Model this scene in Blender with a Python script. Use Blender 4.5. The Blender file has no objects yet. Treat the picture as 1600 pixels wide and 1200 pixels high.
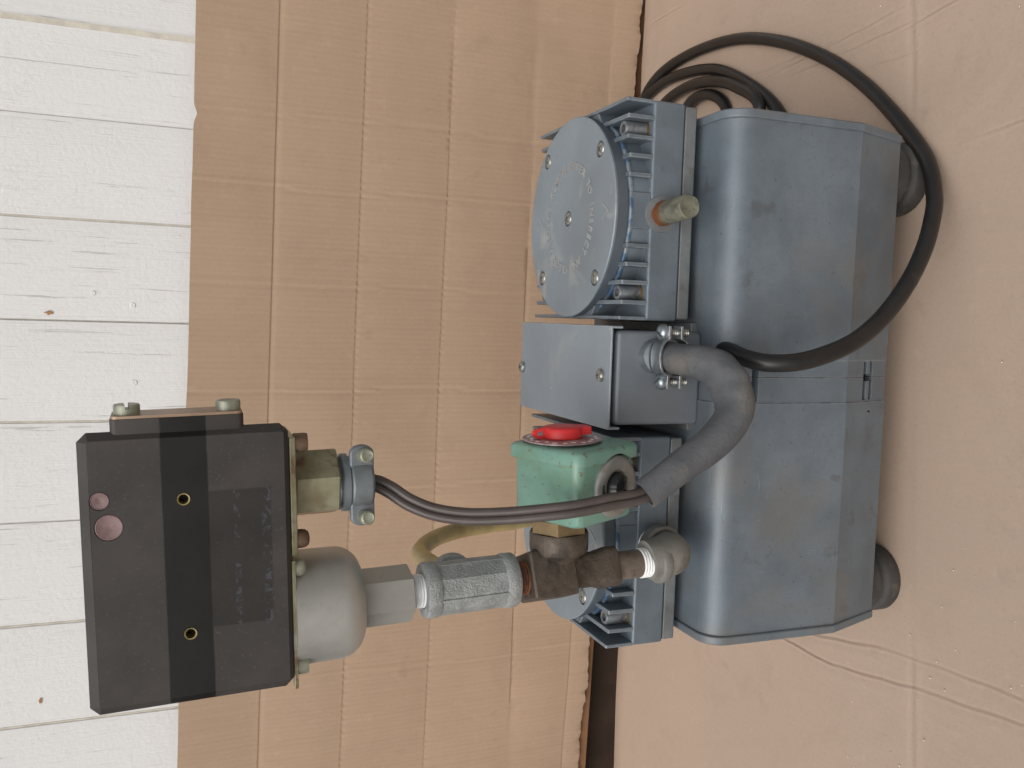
import bpy, bmesh, math, random
import numpy as np
from mathutils import Vector, Matrix

random.seed(7)
rng = np.random.default_rng(11)
R_ = math.radians
S = 0.001                      # everything below is written in millimetres
scene = bpy.context.scene
C = scene.collection

# ------------------------------------------------------------------ camera
# the photograph was taken with the camera turned on its side: the place's "up" points to the left of the frame
YAW, PITCH, ROLL = R_(-4.62), R_(21.37), R_(0.09)
fwd = Vector((math.sin(YAW)*math.cos(PITCH), math.cos(YAW)*math.cos(PITCH), -math.sin(PITCH)))
right = Vector((math.cos(YAW), -math.sin(YAW), 0)); up = right.cross(fwd)
r2 = math.cos(ROLL)*right + math.sin(ROLL)*up
u2 = -math.sin(ROLL)*right + math.cos(ROLL)*up
cam_d = bpy.data.cameras.new('camera'); cam = bpy.data.objects.new('camera', cam_d); C.objects.link(cam)
cm = Matrix((-u2, r2, -fwd)).transposed().to_4x4()
cm.translation = Vector((30.83, -415.57, 427.28))*S
cam.matrix_world = cm
cam_d.sensor_width = 36; cam_d.sensor_fit = 'HORIZONTAL'; cam_d.lens = 1378.2/1600*36
cam_d.clip_start = 0.01; cam_d.clip_end = 200
scene.camera = cam

# ------------------------------------------------------------------ sky, sun, exposure (open shade under a bright overcast sky)
SUN_EL, SUN_AZ = 50, 205       # azimuth measured from +Y clockwise: the light comes from behind the photographer
world = bpy.data.worlds.new('World'); scene.world = world; world.use_nodes = True
nt = world.node_tree; nt.nodes.clear()
sky = nt.nodes.new('ShaderNodeTexSky'); sky.sky_type = 'NISHITA'; sky.sun_disc = False
sky.sun_elevation = R_(SUN_EL); sky.sun_rotation = R_(SUN_AZ); sky.air_density = 1.0; sky.dust_density = 6.0; sky.ozone_density = 0.6
hs = nt.nodes.new('ShaderNodeHueSaturation'); hs.inputs['Saturation'].default_value = 0.30
bg = nt.nodes.new('ShaderNodeBackground'); bg.inputs['Strength'].default_value = 0.13
wo = nt.nodes.new('ShaderNodeOutputWorld')
nt.links.new(sky.outputs[0], hs.inputs['Color']); nt.links.new(hs.outputs[0], bg.inputs['Color']); nt.links.new(bg.outputs[0], wo.inputs['Surface'])
sl = bpy.data.lights.new('sun', 'SUN'); sl.energy = 1.15; sl.angle = R_(60); sl.color = (1.0, 0.98, 0.955)
so = bpy.data.objects.new('sun', sl); C.objects.link(so)
az, el = R_(SUN_AZ), R_(SUN_EL)
sd = Vector((math.sin(az)*math.cos(el), math.cos(az)*math.cos(el), math.sin(el)))
so.rotation_euler = (-sd).to_track_quat('-Z', 'Y').to_euler(); so.location = sd*3
scene.view_settings.view_transform = 'Standard'; scene.view_settings.look = 'None'
scene.view_settings.gamma = 1.0; scene.view_settings.exposure = -0.18; scene.view_settings.use_curve_mapping = False
scene.render.engine = 'CYCLES'

# ------------------------------------------------------------------ materials
GAIN = 1.12
def lin(r, g, b):
    f = lambda c: (c/255/12.92) if c/255 <= 0.04045 else ((c/255+0.055)/1.055)**2.4
    return tuple(min(0.85, GAIN*f(c)) for c in (r, g, b))

class NT:
    def __init__(s, name):
        s.m = bpy.data.materials.new(name); s.m.use_nodes = True
        s.t = s.m.node_tree; s.b = s.t.nodes['Principled BSDF']
        s.tc = s.t.nodes.new('ShaderNodeTexCoord')
    def n(s, typ, **kw):
        x = s.t.nodes.new(typ)
        for k, v in kw.items():
            if hasattr(x, k): setattr(x, k, v)
        return x
    def l(s, a, b): s.t.links.new(a, b)
    def coord(s, scale=(1, 1, 1)):
        mp = s.n('ShaderNodeMapping'); mp.inputs['Scale'].default_value = scale
        s.l(s.tc.outputs['Object'], mp.inputs['Vector']); return mp.outputs[0]
    def noise(s, scale, detail=4, rough=0.55, vec=None, dist=0.0):
        x = s.n('ShaderNodeTexNoise'); x.inputs['Scale'].default_value = scale; x.inputs['Detail'].default_value = detail
        x.inputs['Roughness'].default_value = rough; x.inputs['Distortion'].default_value = dist
        s.l(vec if vec is not None else s.tc.outputs['Object'], x.inputs['Vector']); return x.outputs['Fac']
    def ramp(s, fac, lo, hi):
        x = s.n('ShaderNodeMapRange'); x.inputs['From Min'].default_value = lo; x.inputs['From Max'].default_value = hi
        x.interpolation_type = 'SMOOTHSTEP'
        s.l(fac, x.inputs['Value']); return x.outputs['Result']
    def math(s, op, a, b=None):
        x = s.n('ShaderNodeMath'); x.operation = op
        for i, v in enumerate((a, b)):
            if v is None: continue
            if isinstance(v, (int, float)): x.inputs[i].default_value = v
            else: s.l(v, x.inputs[i])
        return x.outputs[0]
    def mix(s, fac, a, b):
        x = s.n('ShaderNodeMix'); x.data_type = 'RGBA'
        for sock, v in ((x.inputs['Factor'], fac), (x.inputs['A'], a), (x.inputs['B'], b)):
            if isinstance(v, (int, float)): sock.default_value = v
            elif isinstance(v, tuple): sock.default_value = (*v, 1)
            else: s.l(v, sock)
        return x.outputs['Result']
    def xyz(s):
        x = s.n('ShaderNodeSeparateXYZ'); s.l(s.tc.outputs['Object'], x.inputs[0]); return x.outputs
    def bump(s, h, strength, dist):
        x = s.n('ShaderNodeBump'); x.inputs['Strength'].default_value = strength; x.inputs['Distance'].default_value = dist
        s.l(h, x.inputs['Height'])
        prev = getattr(s, '_bn', None)
        if prev is not None: s.l(prev, x.inputs['Normal'])
        s._bn = x.outputs[0]; s.l(x.outputs[0], s.b.inputs['Normal'])
    def out(s, col=None, rough=None, metal=None, spec=None):
        for nm, v in (('Base Color', col), ('Roughness', rough), ('Metallic', metal), ('Specular IOR Level', spec)):
            if v is None: continue
            if isinstance(v, tuple): s.b.inputs[nm].default_value = (*v, 1)
            elif isinstance(v, (int, float)): s.b.inputs[nm].default_value = v
            else: s.l(v, s.b.inputs[nm])
        return s.m

def worn(name, col, rough=0.5, metal=0.0, var=0.18, vs=60, bump=0.15, bs=900, spots=(), rvar=0.12, spec=0.5, bd=0.0004, scratch=0.0, edge=None):
    """paint / metal with mottled tone, specks and fine relief"""
    t = NT(name)
    dark = tuple(c*(1-var) for c in col); lite = tuple(min(1, c*(1+var)) for c in col)
    c = t.mix(t.ramp(t.noise(vs, 5, 0.62), 0.3, 0.7), dark, lite)
    fine = t.noise(vs*9, 3, 0.6)
    c = t.mix(t.ramp(fine, 0.55, 0.75), c, tuple(x*(1-var*0.6) for x in col))
    for (sc, s_scale, lo, hi, amt) in spots:
        f = t.math('MULTIPLY', t.ramp(t.noise(s_scale, 4, 0.6, dist=0.3), lo, hi), amt)
        c = t.mix(f, c, sc)
    if scratch:
        for rot, sc in ((0.5, (60, 60, 1400)), (1.3, (1500, 70, 70))):
            mp = t.n('ShaderNodeMapping'); mp.inputs['Scale'].default_value = sc; mp.inputs['Rotation'].default_value = (rot, rot*0.6, 0.2)
            t.l(t.tc.outputs['Object'], mp.inputs['Vector'])
            f = t.math('MULTIPLY', t.ramp(t.noise(1.0, 2, 0.5, vec=mp.outputs[0]), 0.69, 0.75), t.ramp(t.noise(22, 3), 0.45, 0.65))
            c = t.mix(t.math('MULTIPLY', f, scratch), c, tuple(min(1, x*1.7) for x in col))
        g = t.noise(2600, 2, 0.7)
        c = t.mix(t.math('MULTIPLY', t.ramp(g, 0.35, 0.7), 0.22), c, tuple(x*0.72 for x in col))
    if edge:
        bv = t.n('ShaderNodeBevel'); bv.samples = 4; bv.inputs['Radius'].default_value = 0.0011
        ge = t.n('ShaderNodeNewGeometry'); dp = t.n('ShaderNodeVectorMath'); dp.operation = 'DOT_PRODUCT'
        t.l(bv.outputs[0], dp.inputs[0]); t.l(ge.outputs['Normal'], dp.inputs[1])
        k = t.math('SUBTRACT', 1.0, dp.outputs['Value'])
        f = t.math('MULTIPLY', t.ramp(k, 0.01, 0.10), t.ramp(t.noise(120, 4, 0.65), 0.36, 0.56))
        c = t.mix(t.math('MULTIPLY', f, 0.85), c, edge)
    rg = t.n('ShaderNodeMapRange'); rg.inputs['To Min'].default_value = max(0.05, rough-rvar); rg.inputs['To Max'].default_value = min(1, rough+rvar)
    t.l(t.noise(vs*2, 4), rg.inputs['Value'])
    if bump: t.bump(t.noise(bs, 3, 0.6), bump, bd)
    return t.out(c, rg.outputs[0], metal, spec)

RUST = lin(120, 66, 30); DIRT = lin(74, 66, 56); DUST = lin(150, 142, 130)
mt = {}
mt['housing'] = worn('housing_paint', lin(96, 106, 114), 0.44, 0.12, 0.15, 34, 0.35, 1100,
                     [(lin(70, 68, 66), 55, 0.60, 0.72, 0.45), (lin(108, 104, 98), 13, 0.46, 0.72, 0.7), (lin(62, 58, 54), 420, 0.66, 0.72, 0.6), (lin(140, 142, 140), 620, 0.71, 0.75, 0.55)], spec=0.5, scratch=0.5, edge=lin(132, 136, 138))
mt['head'] = worn('head_paint', lin(98, 108, 116), 0.44, 0.2, 0.14, 45, 0.3, 1100,
                  [(lin(84, 80, 74), 60, 0.58, 0.72, 0.5), (lin(48, 76, 110), 70, 0.68, 0.76, 0.45), (lin(160, 162, 162), 700, 0.72, 0.78, 0.4)], scratch=0.3, edge=lin(168, 172, 174))
mt['head_plate'] = worn('cast_plate', lin(108, 111, 112), 0.55, 0.2, 0.16, 70, 0.25, 1200, [(lin(84, 78, 70), 90, 0.52, 0.7, 0.6)])
mt['cover'] = worn('cover_paint', lin(124, 134, 141), 0.5, 0.25, 0.08, 30, 0.10, 1500,
                   [(lin(172, 168, 162), 40, 0.56, 0.74, 0.5), (lin(112, 120, 126), 120, 0.6, 0.74, 0.4)], scratch=0.35)
mt['band'] = worn('cover_side_shade', lin(84, 92, 100), 0.5, 0.2, 0.1, 60, 0.12, 1500, [(lin(60, 60, 60), 80, 0.55, 0.7, 0.4)])  # cover side in darker grey, its shade put into the colour
mt['letter'] = worn('letter_paint', lin(148, 150, 149), 0.5, 0.2, 0.12, 90, 0.1, 1500, [(lin(150, 126, 100), 60, 0.5, 0.65, 0.5)])
mt['blue'] = worn('blue_paint', lin(66, 90, 116), 0.42, 0.1, 0.2, 80, 0.1, 1400, [(lin(120, 128, 134), 130, 0.44, 0.56, 0.9)])
mt['jbox'] = worn('box_paint', lin(108, 114, 120), 0.45, 0.1, 0.07, 40, 0.06, 1700, [(lin(108, 106, 102), 30, 0.58, 0.75, 0.35)])
mt['jcover'] = worn('box_cover_paint', lin(132, 142, 150), 0.45, 0.15, 0.07, 24, 0.06, 1600,
                    [(lin(160, 158, 154), 22, 0.54, 0.72, 0.45), (lin(205, 200, 192), 150, 0.69, 0.73, 0.8), (lin(112, 112, 112), 90, 0.66, 0.74, 0.4)], scratch=0.5, edge=lin(170, 172, 172))
mt['zinc'] = worn('zinc_plate', lin(150, 156, 160), 0.34, 0.85, 0.15, 120, 0.15, 1400, [(lin(130, 110, 86), 140, 0.6, 0.72, 0.55)])
mt['screw'] = worn('screw_steel', lin(150, 150, 144), 0.36, 0.8, 0.18, 200, 0.1, 1600, [(lin(110, 92, 66), 260, 0.6, 0.72, 0.5)])
mt['screw_old'] = worn('screw_old', lin(104, 86, 70), 0.55, 0.5, 0.25, 260, 0.25, 1500, [(RUST, 300, 0.58, 0.7, 0.5)])
mt['screw_dull'] = worn('screw_dull', lin(150, 152, 136), 0.48, 0.5, 0.18, 220, 0.2, 1500, [(DIRT, 300, 0.6, 0.72, 0.5)])
mt['dark_bolt'] = worn('dark_bolt', lin(122, 126, 130), 0.4, 0.6, 0.2, 250, 0.15, 1500, [(lin(60, 50, 40), 260, 0.55, 0.7, 0.6)])
mt['black'] = worn('black_hole', lin(22, 22, 23), 0.7, 0, 0.2, 80, 0)
mt['rubber'] = worn('foot_rubber', lin(58, 56, 54), 0.7, 0, 0.25, 60, 0.4, 500, [(lin(92, 86, 76), 90, 0.52, 0.7, 0.6)])
mt['cord'] = worn('cord_rubber', lin(28, 27, 27), 0.36, 0, 0.2, 45, 0.12, 900, [(lin(66, 62, 58), 60, 0.6, 0.78, 0.35)])
mt['galv'] = worn('galvanised_casting', lin(148, 151, 150), 0.62, 0.35, 0.18, 140, 0.9, 900, [(lin(168, 176, 180), 420, 0.56, 0.7, 0.5), (lin(104, 108, 108), 90, 0.58, 0.72, 0.5)], bd=0.0009)
mt['malleable'] = worn('malleable_iron', lin(126, 125, 120), 0.6, 0.3, 0.15, 70, 0.35, 900, [(lin(86, 78, 68), 60, 0.5, 0.7, 0.6)])
mt['bronze'] = worn('tarnished_bronze', lin(84, 74, 65), 0.55, 0.3, 0.32, 60, 0.55, 900, [(lin(50, 43, 38), 60, 0.46, 0.62, 0.8), (lin(124, 114, 100), 55, 0.56, 0.72, 0.55)], bd=0.0006)
mt['brass'] = worn('old_brass', lin(116, 98, 70), 0.5, 0.5, 0.2, 80, 0.2, 1200, [(lin(96, 78, 58), 80, 0.52, 0.7, 0.6)])
mt['bright_brass'] = worn('insert_brass', lin(168, 152, 108), 0.3, 0.85, 0.1, 100, 0)
mt['rustpipe'] = worn('rusty_thread', lin(112, 74, 52), 0.75, 0.1, 0.35, 260, 0.4, 900, [(lin(168, 88, 44), 240, 0.5, 0.66, 0.7), (lin(64, 46, 36), 180, 0.58, 0.7, 0.6)])
mt['steelpipe'] = worn('steel_nipple', lin(122, 112, 102), 0.5, 0.45, 0.2, 130, 0.2, 1000, [(lin(78, 64, 54), 160, 0.55, 0.7, 0.6)])
mt['teflon'] = worn('teflon_tape', lin(222, 222, 222), 0.55, 0, 0.05, 200, 0.2, 1200, [(lin(140, 110, 90), 260, 0.66, 0.74, 0.6)])
mt['caststeel'] = worn('satin_alloy', lin(174, 173, 168), 0.45, 0.7, 0.08, 30, 0.12, 1700, [(lin(118, 112, 98), 40, 0.58, 0.78, 0.4), (lin(70, 68, 62), 500, 0.73, 0.78, 0.6)])
mt['hexalloy'] = worn('hex_alloy', lin(158, 157, 151), 0.5, 0.45, 0.07, 60, 0.2, 1500, [(lin(96, 92, 86), 130, 0.66, 0.76, 0.5)])
mt['zamak'] = worn('grey_diecast', lin(116, 122, 126), 0.5, 0.4, 0.12, 70, 0.2, 1300, [(lin(92, 94, 94), 70, 0.54, 0.7, 0.5)])
mt['red'] = worn('red_plastic', lin(200, 44, 46), 0.42, 0, 0.08, 60, 0.06, 1500, [(lin(160, 40, 40), 200, 0.66, 0.76, 0.4)])
mt['dial'] = worn('dial_metal', lin(150, 126, 126), 0.4, 0.35, 0.14, 150, 0.08, 1500, [(lin(178, 176, 176), 130, 0.48, 0.62, 0.75)])
mt['mark'] = worn('dial_mark', lin(226, 226, 220), 0.5, 0, 0.04, 100, 0)
mt['hub'] = worn('hub_grey', lin(136, 136, 132), 0.48, 0.4, 0.14, 90, 0.2, 1300, [(lin(120, 106, 92), 90, 0.55, 0.72, 0.6)])
mt['plug'] = worn('black_plastic', lin(34, 35, 36), 0.25, 0, 0.15, 100, 0.05)
mt['sleeve'] = None
mt['wire'] = worn('brown_wire', lin(76, 68, 65), 0.42, 0, 0.14, 60, 0.1, 1200, [(lin(112, 104, 100), 90, 0.6, 0.75, 0.4)])
mt['hose'] = worn('yellowed_tube', lin(170, 148, 98), 0.35, 0, 0.2, 60, 0.08, 900, [(lin(128, 106, 62), 50, 0.5, 0.7, 0.7)])
mt['hose'].node_tree.nodes['Principled BSDF'].inputs['Subsurface Weight'].default_value = 0.25
mt['hose'].node_tree.nodes['Principled BSDF'].inputs['Subsurface Radius'].default_value = (0.004, 0.003, 0.0015)
mt['tan_plate'] = worn('tan_plate', lin(150, 126, 106), 0.45, 0.3, 0.12, 100, 0.1)
mt['pink'] = worn('pink_plug', lin(122, 100, 99), 0.6, 0, 0.16, 260, 0.3, 1200, [(lin(110, 84, 84), 330, 0.55, 0.7, 0.6)])
mt['zincyellow'] = None
mt['green'] = worn('green_enamel', lin(106, 141, 128), 0.33, 0, 0.09, 40, 0.06, 1200,
                   [(lin(98, 124, 100), 30, 0.52, 0.74, 0.6), (lin(104, 74, 46), 300, 0.62, 0.69, 0.8), (lin(64, 64, 56), 420, 0.68, 0.73, 0.7)], edge=lin(118, 112, 86))
mt['debris'] = worn('white_crumb', lin(196, 190, 178), 0.8, 0, 0.1, 200, 0)

def m_zincyellow():
    t = NT('yellow_zinc')
    c = t.mix(t.ramp(t.noise(70, 4), 0.35, 0.65), lin(160, 157, 132), lin(136, 126, 100))
    c = t.mix(t.math('MULTIPLY', t.ramp(t.noise(55, 3), 0.55, 0.7), 0.6), c, lin(96, 112, 74))
    c = t.mix(t.math('MULTIPLY', t.ramp(t.noise(75, 4, dist=0.6), 0.56, 0.68), 0.7), c, lin(104, 74, 48))
    t.bump(t.noise(1300, 3), 0.15, 0.0004)
    return t.out(c, 0.36, 0.55)
mt['zincyellow'] = m_zincyellow()

def m_sleeve():
    t = NT('woven_sleeve')
    c = t.mix(t.ramp(t.noise(45, 5), 0.3, 0.7), lin(70, 73, 77), lin(90, 91, 93))
    c = t.mix(t.math('MULTIPLY', t.ramp(t.noise(26, 5), 0.54, 0.70), 0.65), c, lin(112, 106, 97))
    c = t.mix(t.math('MULTIPLY', t.ramp(t.noise(160, 4), 0.6, 0.7), 0.55), c, lin(70, 70, 74))
    w = t.n('ShaderNodeTexWave'); w.wave_type = 'BANDS'; w.bands_direction = 'DIAGONAL'; w.inputs['Scale'].default_value = 560
    w.inputs['Distortion'].default_value = 0.6
    t.l(t.tc.outputs['Object'], w.inputs['Vector'])
    t.bump(w.outputs['Fac'], 0.22, 0.0004); t.bump(t.noise(500, 4), 0.5, 0.0007)
    c = t.mix(t.math('MULTIPLY', t.ramp(w.outputs['Fac'], 0.3, 0.9), 0.16), c, lin(58, 58, 62))
    return t.out(c, 0.72, 0)
mt['sleeve'] = m_sleeve()

def m_nipple():
    t = NT('corroded_nipple')
    y = t.xyz()[1]
    n = t.noise(170, 4)
    yy = t.math('ADD', y, t.math('MULTIPLY', n, 0.008))
    c = t.mix(t.ramp(t.noise(160, 4), 0.4, 0.62), lin(112, 111, 96), lin(88, 88, 78))
    c = t.mix(t.math('MULTIPLY', t.ramp(t.noise(240, 3), 0.62, 0.7), 0.7), c, lin(80, 74, 60))
    c = t.mix(t.ramp(yy, -0.006, -0.001), c, lin(112, 66, 36))          # rust ring where the pipe enters the head
    t.bump(t.noise(900, 4), 0.5, 0.0006)
    return t.out(c, 0.7, 0.2)
mt['nipple'] = m_nipple()

def m_case():
    """black phenolic case: faded and dusty, with the darker strip and the rectangle where a plate and a label used to sit"""
    t = NT('black_phenolic')
    X, Y, Z = t.xyz()
    def band(v, lo, hi, e=0.0004):
        return t.math('MULTIPLY', t.ramp(v, lo-e, lo+e), t.math('SUBTRACT', 1.0, t.ramp(v, hi-e, hi+e)))
    wob = t.math('MULTIPLY', t.noise(150, 3), 0.0008)
    Zw = t.math('ADD', Z, wob); Xw = t.math('ADD', X, wob)
    strip = band(Zw, 0.2150, 0.2322); lab = t.math('MULTIPLY', band(Xw, 0.0050, 0.0610), band(Zw, 0.1910, 0.2160))
    cold = t.mix(t.ramp(t.noise(40, 5), 0.3, 0.7), lin(50, 47, 45), lin(61, 57, 55))
    cold = t.mix(t.ramp(t.noise(700, 2), 0.6, 0.75), cold, lin(68, 64, 61))
    dk = t.mix(t.ramp(t.noise(40, 4), 0.3, 0.7), lin(19, 17, 16), lin(27, 25, 24))
    f = t.math('MAXIMUM', strip, t.math('MULTIPLY', lab, 0.55))
    c = t.mix(f, cold, dk)
    # glue left by the label along its edges
    edge = t.math('MULTIPLY', lab, t.math('MAXIMUM', band(Zw, 0.1913, 0.1945, 0.0008), band(Zw, 0.2035, 0.2055, 0.0008)))
    sm = t.math('MULTIPLY', edge, t.ramp(t.noise(210, 5, 0.7, dist=1.2), 0.50, 0.62))
    c = t.mix(t.math('MULTIPLY', sm, 0.5), c, lin(82, 86, 96))
    rgh = t.mix(f, (0.58, 0.58, 0.58), (0.40, 0.40, 0.40))
    t.bump(t.noise(1400, 3), 0.12, 0.0003)
    return t.out(c, rgh, 0, 0.4)
mt['case'] = m_case()

GAIN = 1.0
def m_cardboard(name, a, b, flute_axis, warm):
    t = NT(name)
    c = t.mix(t.ramp(t.noise(7, 5, 0.6), 0.25, 0.75), a, b)
    sc = (14, 420, 14) if flute_axis == 'x' else ((420, 14, 14) if flute_axis == 'y' else (420, 14, 14))
    sc = {'z': (190, 1, 7), 'y': (190, 7, 1)}[flute_axis]
    streak = t.noise(1.0, 3, 0.6, vec=t.coord(sc))
    c = t.mix(t.math('MULTIPLY', t.ramp(streak, 0.36, 0.70), 0.30), c, warm)
    c = t.mix(t.math('MULTIPLY', t.ramp(t.noise(420, 4, 0.7), 0.50, 0.70), 0.32), c, tuple(x*0.78 for x in a))
    c = t.mix(t.math('MULTIPLY', t.ramp(t.noise(2400, 2, 0.7), 0.4, 0.7), 0.22), c, tuple(x*0.74 for x in a))
    c = t.mix(t.math('MULTIPLY', t.ramp(t.noise(85, 4, 0.65), 0.56, 0.72), 0.22), c, tuple(min(1, x*1.18) for x in b))
    c = t.mix(t.math('MULTIPLY', t.ramp(t.noise(900, 2, 0.7), 0.63, 0.72), 0.42), c, tuple(x*0.55 for x in a))
    c = t.mix(t.math('MULTIPLY', t.ramp(t.noise(34, 4, 0.6, dist=0.5), 0.62, 0.76), 0.38), c, tuple(x*0.72 for x in a))
    c = t.mix(t.math('MULTIPLY', t.ramp(t.noise(17, 6, 0.7, dist=0.8), 0.50, 0.70), 0.30), c, tuple(x*0.80 for x in b))
    wv = t.n('ShaderNodeTexWave'); wv.wave_type = 'BANDS'; wv.bands_direction = 'X'; wv.inputs['Scale'].default_value = 68
    wv.inputs['Distortion'].default_value = 1.2; wv.inputs['Detail'].default_value = 2; wv.inputs['Detail Scale'].default_value = 0.4
    t.l(t.tc.outputs['Object'], wv.inputs['Vector'])
    c = t.mix(t.math('MULTIPLY', wv.outputs['Fac'], 0.06 if flute_axis == 'z' else 0.0), c, tuple(x*0.72 for x in a))
    t.bump(wv.outputs['Fac'], 0.14 if flute_axis == 'z' else 0.03, 0.0006)
    t.bump(streak, 0.12, 0.0010); t.bump(t.noise(1200, 3, 0.6), 0.16, 0.0004)
    return t.out(c, 0.82, 0, 0.25)
mt['card_wall'] = m_cardboard('cardboard_wall', lin(174, 149, 126), lin(177, 152, 129), 'z', lin(167, 140, 117))
mt['card_floor'] = m_cardboard('cardboard_floor', lin(171, 152, 136), lin(174, 154, 137), 'y', lin(176, 153, 138))
mt['card_back'] = m_cardboard('cardboard_backing', lin(150, 112, 80), lin(142, 104, 74), 'z', lin(132, 96, 66))

def m_siding():
    t = NT('white_siding_paint')
    g1 = t.noise(1.0, 5, 0.62, vec=t.coord((300, 120, 9)), dist=0.3)
    g2 = t.noise(1.0, 4, 0.6, vec=t.coord((900, 300, 14)))
    lump = t.noise(260, 4, 0.6)
    crack = t.ramp(g1, 0.30, 0.36)                   # thin open grain lines in the plywood
    c = t.mix(crack, lin(190, 188, 186), lin(222, 222, 221))
    c = t.mix(t.math('MULTIPLY', t.ramp(g2, 0.62, 0.78), 0.35), c, lin(206, 206, 206))
    c = t.mix(t.math('MULTIPLY', t.ramp(t.noise(26, 4), 0.68, 0.8), 0.35), c, lin(214, 200, 184))
    g3 = t.noise(1.0, 3, 0.6, vec=t.coord((1500, 300, 30)), dist=0.2)
    g4 = t.noise(1.0, 3, 0.6, vec=t.coord((30, 300, 1100)), dist=0.2)
    patch = t.ramp(t.noise(16, 3), 0.44, 0.6)
    c = t.mix(t.math('MULTIPLY', t.math('MULTIPLY', t.ramp(g3, 0.6, 0.72), patch), 0.5), c, lin(178, 177, 175))
    c = t.mix(t.math('MULTIPLY', t.math('MULTIPLY', t.ramp(g4, 0.64, 0.74), patch), 0.35), c, lin(184, 183, 182))
    t.bump(g3, 0.35, 0.0009); t.bump(crack, 0.35, 0.0011); t.bump(g2, 0.3, 0.0010); t.bump(lump, 0.4, 0.0012)
    return t.out(c, 0.62, 0, 0.35)
mt['siding'] = m_siding()
mt['stain'] = worn('bare_wood', lin(176, 132, 88), 0.8, 0, 0.25, 300, 0.3, 900)
mt['groove'] = worn('groove_wood', lin(200, 194, 182), 0.8, 0, 0.12, 120, 0.3, 700)
mt['gap_shade'] = worn('gap_shade_brown', lin(66, 50, 38), 0.9, 0, 0.2, 30, 0.3, 300)  # dark brown that paints the shade in the gap below the siding
mt['ground'] = worn('ground_concrete', lin(150, 146, 140), 0.85, 0, 0.15, 6, 0.3, 120)

# ------------------------------------------------------------------ geometry helpers
def V3(*a): return Vector(a)

def finish(bm, smooth=35):
    me = bpy.data.meshes.new('m')
    bmesh.ops.recalc_face_normals(bm, faces=bm.faces)
    bmesh.ops.scale(bm, vec=(S, S, S), verts=bm.verts)
    bm.to_mesh(me); bm.free()
    me.shade_smooth()
    if smooth < 180: me.set_sharp_from_angle(angle=R_(smooth))
    return me

WM = {}
def link(o, parent, mat4):
    """place o at world matrix mat4 (mm) under parent"""
    mw = mat4.copy(); mw.translation = mw.translation*S
    C.objects.link(o)
    if parent is not None:
        o.parent = parent; o.matrix_parent_inverse = WM[parent.name].inverted()
    o.matrix_basis = mw
    WM[o.name] = mw
    return o

I4 = Matrix.Identity(4)
def part(name, bm, mat, parent=None, at=I4, bevel=0, seg=2, smooth=35, label=None):
    me = finish(bm, smooth); me.name = name
    me.materials.append(mt[mat])
    o = bpy.data.objects.new(name, me)
    link(o, parent, at)
    if bevel:
        b = o.modifiers.new('bevel', 'BEVEL'); b.width = bevel*S; b.segments = seg; b.limit_method = 'ANGLE'; b.angle_limit = R_(40)
        b.harden_normals = True; b.use_clamp_overlap = True
    if label: o['label'] = label
    return o
def copy_part(o, parent, at, name=None):
    n = o.copy(); n.name = name or o.name.split('.')[0]
    n.parent = None
    link(n, parent, at); return n

def nb(): return bmesh.new()

def add_box(bm, x0, x1, y0, y1, z0, z1, M=None):
    vs = [bm.verts.new((x, y, z)) for x in (x0, x1) for y in (y0, y1) for z in (z0, z1)]
    for f in ((0, 1, 3, 2), (4, 6, 7, 5), (0, 4, 5, 1), (2, 3, 7, 6), (0, 2, 6, 4), (1, 5, 7, 3)):
        bm.faces.new([vs[i] for i in f])
    if M is not None: bmesh.ops.transform(bm, matrix=M, verts=vs)
    return vs

def basis(axis, hint=None):
    a = Vector(axis).normalized()
    h = Vector(hint) if hint else (Vector((0, 0, 1)) if abs(a.z) < 0.9 else Vector((1, 0, 0)))
    x = h.cross(a).normalized(); y = a.cross(x)
    return x, y, a

def add_lathe(bm, prof, origin=(0, 0, 0), axis=(0, 0, 1), n=40, cap=True, wob=None):
    """prof: (radius, height) pairs turned about axis"""
    x, y, a = basis(axis); o = Vector(origin); rings = []
    for (r, h) in prof:
        if r < 1e-6: rings.append([bm.verts.new(o+a*h)])
        else:
            rings.append([bm.verts.new(o+a*h+(x*math.cos(2*math.pi*k/n)+y*math.sin(2*math.pi*k/n))*(r if wob is None else r*wob(k/n))) for k in range(n)])
    for A, B in zip(rings, rings[1:]):
        if len(A) == 1 and len(B) == 1: continue
        for k in range(n):
            k2 = (k+1) % n
            if len(A) == 1: bm.faces.new((A[0], B[k], B[k2]))
            elif len(B) == 1: bm.faces.new((A[k], A[k2], B[0]))
            else: bm.faces.new((A[k], A[k2], B[k2], B[k]))
    if cap:
        if len(rings[0]) > 1: bm.faces.new(rings[0][::-1])
        if len(rings[-1]) > 1: bm.faces.new(rings[-1])
    return [v for r in rings for v in r]

def add_prism(bm, poly, h0, h1, axis='z'):
    """poly of 2-D points extruded from h0 to h1 along an axis"""
    mk = {'z': lambda p, h: (p[0], p[1], h), 'y': lambda p, h: (p[0], h, p[1]), 'x': lambda p, h: (h, p[0], p[1])}[axis]
    A = [bm.verts.new(mk(p, h0)) for p in poly]; B = [bm.verts.new(mk(p, h1)) for p in poly]
    n = len(poly)
    for k in range(n): bm.faces.new((A[k], A[(k+1) % n], B[(k+1) % n], B[k]))
    bm.faces.new(A[::-1]); bm.faces.new(B)
    return A+B

def ngon(n, r, rot=0, cx=0, cy=0): return [(cx+r*math.cos(rot+2*math.pi*k/n), cy+r*math.sin(rot+2*math.pi*k/n)) for k in range(n)]

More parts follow.
